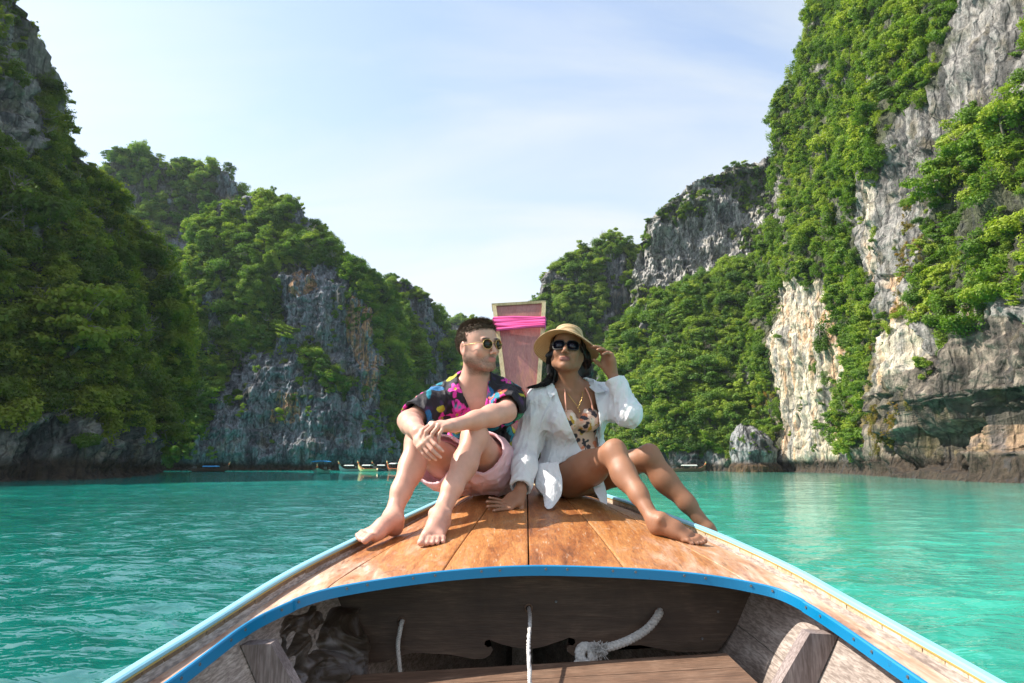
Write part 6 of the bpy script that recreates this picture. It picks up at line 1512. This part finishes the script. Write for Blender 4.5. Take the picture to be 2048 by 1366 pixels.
    hc = HP((0.004, -.018, .056)); hz = unit((.19, .38, 1.0)); HH = frame((1, .0, -.2), z=hz)
    prof = [(0.0, .078), (.030, .0775), (.050, .075), (.062, .067), (.068, .050), (.073, .020), (.077, .006), (.084, .001), (.100, -.003), (.122, -.010), (.138, -.020), (.147, -.030), (.148, -.032)]
    inn = [(r_ - (.003 if h_ > .01 else 0), h_ - .0028) for r_, h_ in prof[::-1]]; pr = prof + inn; V = []; n_ = 72
    for a_ in range(n_):
        th = 2 * math.pi * a_ / n_; c_, s_ = math.cos(th), math.sin(th)
        for r_, h_ in pr:
            e_ = max(0, r_ - .084) / .064; w_ = e_ * (.010 * math.sin(2 * th + .6) + .006 * math.sin(3 * th + 1) + .006 * c_ * c_)
            V.append(np.array((r_ * c_ * 1.02, r_ * s_ * 1.10, h_ + w_ - e_ * .018 * c_ * c_)))
    m_ = len(pr); Fc = [(a_ * m_ + j, ((a_ + 1) % n_) * m_ + j, ((a_ + 1) % n_) * m_ + j + 1, a_ * m_ + j + 1) for a_ in range(n_) for j in range(m_ - 1)]
    hat = link('straw_hat', pydata('straw_hat', V, Fc, True), M_STRAW); hat.matrix_world = Matrix([[*HH[0], hc[0]], [*HH[1], hc[1]], [*HH[2], hc[2]], [0, 0, 0, 1]])
    tag(hat, 'round straw hat with a curved brim on the woman\'s head', 'hat')
    V = []; 
    for a_ in range(n_):
        th = 2 * math.pi * a_ / n_
        for r_, h_ in ((.0775, .006), (.0765, .022)): V.append((r_ * math.cos(th) * 1.02, r_ * math.sin(th) * 1.10, h_))
    band = link('hat_band', pydata('hat_band', V, [(a_ * 2, ((a_ + 1) % n_) * 2, ((a_ + 1) % n_) * 2 + 1, a_ * 2 + 1) for a_ in range(n_)], True), simple('tan_band', (.42, .27, .13), .7)); band.parent = hat
    # necklace, ring ---------------------------------------------------------------------
    nk = [L3(-.040, -.030, .125), L3(-.036, -.066, .100), L3(-.020, -.088, .070), L3(.000, -.098, .045), L3(.014, -.094, .066), L3(.030, -.075, .095), L3(.038, -.03, .125)]
    P_ = catmull(nk, 60); prt = [tube([tuple(q) for q in P_], .0013, 5)]
    for i in range(2, 58): prt.append(tube([tuple(P_[i] - (0, .0005, .001)), tuple(P_[i] + (0, -.0005, .001))], .0021, 6))
    for dz in (.004, .014, .023): prt.append(tube([tuple(L3(.000 + (.004 if dz > .01 else -.002), -.100, .045 - dz)), tuple(L3(.0 + (.004 if dz > .01 else -.002), -.101, .045 - dz - .006))], .0042, 8))
    nko = link('necklace', pydata('necklace', *join(prt), True), M_GOLD); tag(nko, 'fine gold necklace with small pendants on the woman\'s chest', 'necklace')
    return J
WJ_ = build_woman()
# ================================================================== THE ROCK ISLET, TREES ON THE CLIFFS, BOATS IN THE BAY
def islet():
    c = W(1508, 944, 146); c[2] = 0; nu, nv = 110, 70
    U, V_ = np.meshgrid(np.linspace(0, 2 * np.pi, nu), np.linspace(0, 1, nv)); h = V_ ** .9 * 11.5 - 1.5
    prof = np.interp(V_, [0, .12, .2, .26, .45, .65, .82, .93, 1], [6.4, 6.2, 5.9, 5.0, 5.6, 5.0, 3.9, 2.2, 0.05])
    sx_ = 1.0 + .12 * np.cos(U); lean = -1.6 * V_ ** 1.5
    X, Y = np.cos(U), np.sin(U)
    D = prof * (1 + .16 * fbm(X * 1.6 + 3, Y * 1.6, h * .18, 3, 5)) - np.abs(fbm(X * 4, Y * 4, h * .35, 4, 9)) * 1.6 * (prof > 1)
    P = np.stack([c[0] + X * D * sx_ * .86 + lean, c[1] + Y * D, h + fbm(X * 2, Y * 2, h * .3, 3, 11) * .7 * V_], -1)
    st = fbm(P[..., 0] * .9, P[..., 1] * .9, P[..., 2] * .35, 4, 3)
    col = np.array((.34, .335, .34)) * (1 - smooth(-.1, .3, st)[..., None]) + np.array((.07, .07, .075)) * smooth(-.1, .3, st)[..., None]
    t = smooth(2.3, 1.5, P[..., 2] + .4 * st)[..., None]; col = col * (1 - t) + np.array((.085, .050, .022)) * t
    i = np.arange(nu * nv).reshape(nv, nu); Q = np.stack([i[:-1, :-1], i[:-1, 1:], i[1:, 1:], i[1:, :-1]], -1).reshape(-1, 4)
    tag(link('rock_islet', mesh_np('rock_islet', P.reshape(-1, 3), Q, True, col.reshape(-1, 3)), ROCK), 'grey boulder islet with brown foot standing in the water before the right cliff', 'rock')
    m = (P[..., 2] > 3.6) & (P[..., 1] < c[1] + 1); idx = np.argwhere(m); pick = idx[RNG.integers(0, len(idx), 26)]
    scatter('islet_bushes', 'sun', P[pick[:, 0], pick[:, 1]], RNG.uniform(.3, .75, 26))
islet()
def surf(name, px, py):
    P, N = CL[name]; a, b = proj(P); k = (a - px) ** 2 + (b - py) ** 2; y = P[..., 1]; k = np.where(k < 40, y * .02, k + 50)
    i = np.unravel_index(np.argmin(k), k.shape); return P[i], N[i]
def blob_points(name, polys, n):
    out = []
    for poly in polys:
        xs = [p[0] for p in poly]; ys = [p[1] for p in poly]
        P, N = CL[name]; a, b = proj(P); m = inpoly(a, b, poly) & (P[..., 2] > 3); idx = np.argwhere(m)
        if len(idx): pk = idx[RNG.integers(0, len(idx), n)]; out.append(P[pk[:, 0], pk[:, 1]] + N[pk[:, 0], pk[:, 1]] * .3)
    return np.concatenate(out)
pts = blob_points('right_cliff', [[(1695, 560), (1760, 560), (1770, 800), (1730, 900), (1695, 900)], [(1800, 420), (1850, 420), (1850, 640), (1800, 640)], [(1485, 780), (1545, 760), (1545, 915), (1490, 915)], [(1740, 800), (1830, 780), (1800, 900), (1740, 900)]], 60)
scatter('hanging_ferns', 'rust', pts, RNG.uniform(.4, .95, len(pts)))
CR_MESH = {}
def cliff_tree(cl, px, py, r, kind, mat, label, lift=.5, trunk=True, squash=1.0):
    p, n = surf(cl, px, py); key = (kind, mat.name)
    if key not in CR_MESH: me = crown_mesh('crown', kind, 2600, crng, .062); me.materials.append(mat); CR_MESH[key] = me
    base = p - n * .5 - np.array((0, 0, r * .9)); cpos = p + n * r * lift
    root = empty('cliff_tree', tuple(float(v) for v in base), label, 'tree', 'single trees standing out on the cliffs')
    o = bpy.data.objects.new('crown', CR_MESH[key]); COL.objects.link(o); o.parent = root; o.location = Vector(cpos) - Vector(base); o.scale = (r, r, r * squash); o.rotation_euler = (0, 0, px * .01)
    mid = base * .5 + cpos * .5 + n * .3 * r; parts = [tube(catmull([base, mid, cpos + (0, 0, r * .1)], 8), .14 * r / 2, 6, radii=list(np.linspace(1, .45, 8)))]
    for k in range(5):
        d = unit(crng.normal(size=3) + np.array((0, 0, .6))); parts.append(tube([tuple(cpos * .8 + mid * .2), tuple(cpos + d * r * .35), tuple(cpos + d * r * .75)], .05 * r / 2, 5, radii=[1, .7, .3]))
    link('trunk', pydata('trunk', *join(parts), True), BARK, root)
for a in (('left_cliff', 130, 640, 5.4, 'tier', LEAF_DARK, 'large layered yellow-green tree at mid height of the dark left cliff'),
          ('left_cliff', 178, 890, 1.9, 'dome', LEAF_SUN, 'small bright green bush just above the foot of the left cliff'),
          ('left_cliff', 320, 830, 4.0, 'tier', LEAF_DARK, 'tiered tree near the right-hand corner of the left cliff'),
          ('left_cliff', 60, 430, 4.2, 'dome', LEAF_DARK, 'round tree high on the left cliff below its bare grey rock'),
          ('left_cliff', 200, 395, 3.2, 'dome', LEAF_DARK, 'tree crowning the sloping skyline of the left cliff'),
          ('right_cliff', 1672, 842, 2.6, 'tier', LEAF_SUN, 'umbrella-shaped tree leaning out at the foot of the cream rock face'),
          ('right_cliff', 1655, 300, 4.3, 'dome', LEAF_SUN, 'big round bright tree high up in the middle of the right cliff'),
          ('right_cliff', 1565, 250, 4.4, 'rag', LEAF_SUN, 'tree jutting against the sky at the left shoulder of the right cliff'),
          ('right_cliff', 1880, 360, 3.2, 'tier', LEAF_SUN, 'spreading tree right of the grey rock band on the right cliff'),
          ('right_cliff', 1990, 500, 2.9, 'tier', LEAF_SUN, 'spreading tree near the right edge of the photo at half height'),
          ('right_cliff', 1645, 660, 2.6, 'hang', LEAF_SUN, 'drooping tree hanging beside the upper right of the cream rock face'),
          ('right_cliff', 1850, 740, 1.5, 'rag', LEAF_SUN, 'small lone shrub on the rock above the dark overhang'),
          ('right_cliff', 2010, 250, 3.0, 'dome', LEAF_SUN, 'rounded tree at the upper right corner of the right cliff'),
          ('right_cliff', 1700, 60, 4.2, 'rag', LEAF_SUN, 'ragged tree at the very top of the right cliff'),
          ('left_middle_cliff', 737, 548, 4.6, 'dome', LEAF_DEEP, 'round tree on the low saddle at the right end of the broad cliff ridge'),
          ('left_middle_cliff', 520, 402, 4.8, 'dome', LEAF_DEEP, 'tree on the highest point of the broad cliff across the bay'),
          ('far_left_hill', 275, 312, 6.0, 'dome', LEAF_DEEP, 'tree on the top of the highest peak behind'),
          ('right_jungle_slope', 1300, 640, 4.2, 'dome', LEAF_DEEP, 'big round tree on the upper left brow of the jungle slope'),
          ('right_jungle_slope', 1400, 740, 4.4, 'tier', LEAF_DEEP, 'layered tree in the middle of the jungle slope'),
          ('right_jungle_slope', 1240, 740, 3.8, 'dome', LEAF_SUN, 'lighter tree low on the jungle slope above the woman\'s hand')): cliff_tree(*a)

def mat_plain(name, c, r=.5): return simple(name, c, r, .15, 2)
M_BW = mat_plain('dark_boat_wood', (.06, .03, .018)); M_CANB = mat_plain('blue_canopy', (.03, .30, .70), .6); M_CANW = mat_plain('white_canopy', (.70, .70, .68), .6); M_HCR = mat_plain('cream_hull', (.62, .50, .24)); M_HTE = mat_plain('teal_hull', (.14, .42, .34))
M_HNA = mat_plain('navy_hull', (.010, .022, .05)); M_HOR = mat_plain('orange_flowers', (.75, .16, .05), .7); M_HBR = mat_plain('brown_hull', (.16, .07, .04)); M_ENG = mat_plain('engine_metal', (.10, .10, .10)); M_HWH = mat_plain('grey_hull', (.32, .33, .34))
def far_boat(px, dist, yaw, L, hull, canopy, label, beam=1.7, rise=1.5, stripe=None, can_h=1.75, can_span=(.30, .72)):
    c = W(px, 940, dist); root = empty('longtail_boat', (float(c[0]), dist, 0), label, 'boat', 'long-tail boats moored in the bay'); cy, sy = math.cos(yaw), math.sin(yaw)
    T = lambda a, b, h: (c[0] + a * cy - b * sy, dist + a * sy + b * cy, h)
    n = 22; V = []; st = np.linspace(0, 1, n)
    def hw(t): return beam / 2 * (min(1, .55 + t * 2.5) if t < .2 else 1) * max(.03, 1 - max(0, (t - .55) / .45) ** 1.8)
    def top(t): return .55 + .10 * (1 - t) + rise * max(0, (t - .62) / .38) ** 2.2
    def keel(t): return -.25 + (rise * .8) * max(0, (t - .80) / .20) ** 1.6
    for t in st:
        a = (t - .5) * L; w, z1, z0 = hw(t), top(t), keel(t)
        V += [T(a, -w, z1), T(a, -w * .8, z0 * .6 + z1 * .4), T(a, 0, z0), T(a, w * .8, z0 * .6 + z1 * .4), T(a, w, z1), T(a, w * .88, z1), T(a, 0, z0 + .25), T(a, -w * .88, z1)]
    Fc = [(i * 8 + j, i * 8 + (j + 1) % 8, (i + 1) * 8 + (j + 1) % 8, (i + 1) * 8 + j) for i in range(n - 1) for j in range(8)] + [tuple(range(8)), tuple((n - 1) * 8 + j for j in range(8))]
    h = link('hull', pydata('hull', V, Fc), hull, root)
    for s in (-1, 1):
        v, f = sweep([T((t - .5) * L, s * (hw(t) + .02), top(t) - .02) for t in st], [(-.03, -.05), (.03, -.05), (.03, .05), (-.03, .05)]); link('gunwale', pydata('gunwale', v, f), stripe or M_BW, root)
    a1 = L / 2; v, f = sweep([T(a1 - .35, 0, top(1) - .5), T(a1, 0, top(1)), T(a1 + .18, 0, top(1) + .55)], [(-.07, -.12), (.07, -.12), (.07, .12), (-.07, .12)]); stem = link('prow_stem', pydata('prow_stem', v, f), M_HCR, root)
    v, f = tube([T(a1 - .02, 0, top(1) - .06), T(a1 + .06, 0, top(1) + .18)], .17, 8); link('flower_garland', pydata('flower_garland', v, f, True), M_HOR, stem)
    a0, a2 = (can_span[0] - .5) * L, (can_span[1] - .5) * L; b = beam / 2 * .98
    for a in (a0 + .1, (a0 + a2) / 2, a2 - .1):
        for s in (-1, 1): v, f = tube([T(a, s * b * .92, .5), T(a, s * b * .92, can_h)], .035, 5); link('canopy_post', pydata('canopy_post', v, f), M_BW, root)
    rows = []; 
    for a in np.linspace(a0, a2, 8): rows += [T(a, q * b * 1.05, can_h + .14 * (1 - q * q)) for q in np.linspace(-1, 1, 6)] + [T(a, q * b * 1.05, can_h - .12 + .14 * (1 - q * q)) for q in np.linspace(1, -1, 6)]
    Fc = [(i * 12 + j, i * 12 + (j + 1) % 12, (i + 1) * 12 + (j + 1) % 12, (i + 1) * 12 + j) for i in range(7) for j in range(12)] + [tuple(range(12)), tuple(84 + j for j in range(12))]
    link('canopy', pydata('canopy', rows, Fc), canopy, root)
    V, Fc = boxvf((0, 0, 0), (.7, .4, .4)); V = [T(v_[0] - L / 2 + .5, v_[1], v_[2] + .95) for v_ in V]; link('engine', pydata('engine', V, Fc), M_ENG, root)
    v, f = tube([T(-L / 2 + .3, 0, 1.0), T(-L / 2 - 2.2, 0, .1)], .035, 5); link('propeller_shaft', pydata('propeller_shaft', v, f), M_ENG, root)
    for k, a in enumerate(np.linspace(a0 + .3, a2 - .3, 4)):
        V, Fc = boxvf((0, 0, 0), (.25, beam * .8, .05)); link('seat', pydata('seat', [T(v_[0] + a, v_[1], v_[2] + .45) for v_ in V], Fc), M_BW, root)
far_boat(421, 150, R(8), 7.5, M_BW, M_CANB, 'dark wooden boat with blue cover moored leftmost, by the left cliff\'s corner', can_h=1.15, rise=1.0)
far_boat(643, 122, R(-84), 9.0, M_HTE, M_CANB, 'green boat with blue canopy pointing its prow straight at us', beam=2.5, rise=.55, can_h=2.1, can_span=(.25, .80))
far_boat(698, 158, R(205), 4.6, M_HWH, M_CANW, 'small grey and white boat, first to the right of the green one', rise=1.2, can_h=1.3)
far_boat(735, 155, R(168), 4.6, M_HCR, M_CANW, 'cream-yellow boat moored between two smaller dark boats', rise=1.3, can_h=1.35, stripe=M_HOR)
far_boat(762, 162, R(196), 4.0, M_HNA, M_CANW, 'small dark boat just right of the cream-yellow one', rise=1.3, can_h=1.35)
far_boat(789, 160, R(150), 4.4, M_HBR, M_CANW, 'boat with orange flowers half hidden behind the man\'s raised knee', rise=1.3, stripe=M_HOR)
far_boat(905, 62, R(185), 5.6, M_HNA, M_CANB, 'nearer navy blue boat almost wholly hidden behind the man\'s legs', rise=.4, can_h=1.0, beam=1.5)
far_boat(1378, 152, R(4), 7.4, M_HBR, M_CANW, 'brown boat with white and blue cover under the right jungle slope', rise=1.0, can_h=1.35, stripe=M_HBR)
# ================================================================== THE AIR: thin even haze round everything
t = NT('haze_air'); vo = t.n('ShaderNodeVolumePrincipled'); vo.inputs['Color'].default_value = (0.80, 0.90, 1.0, 1); vo.inputs['Density'].default_value = 0.00010; vo.inputs['Anisotropy'].default_value = 0.2
t.t.links.new(vo.outputs[0], t.out.inputs['Volume'])
hz_ = link('haze', pydata('haze', *boxvf((0, 750, 122), (2840, 2360, 260))), t.m); tag(hz_, kind='stuff')
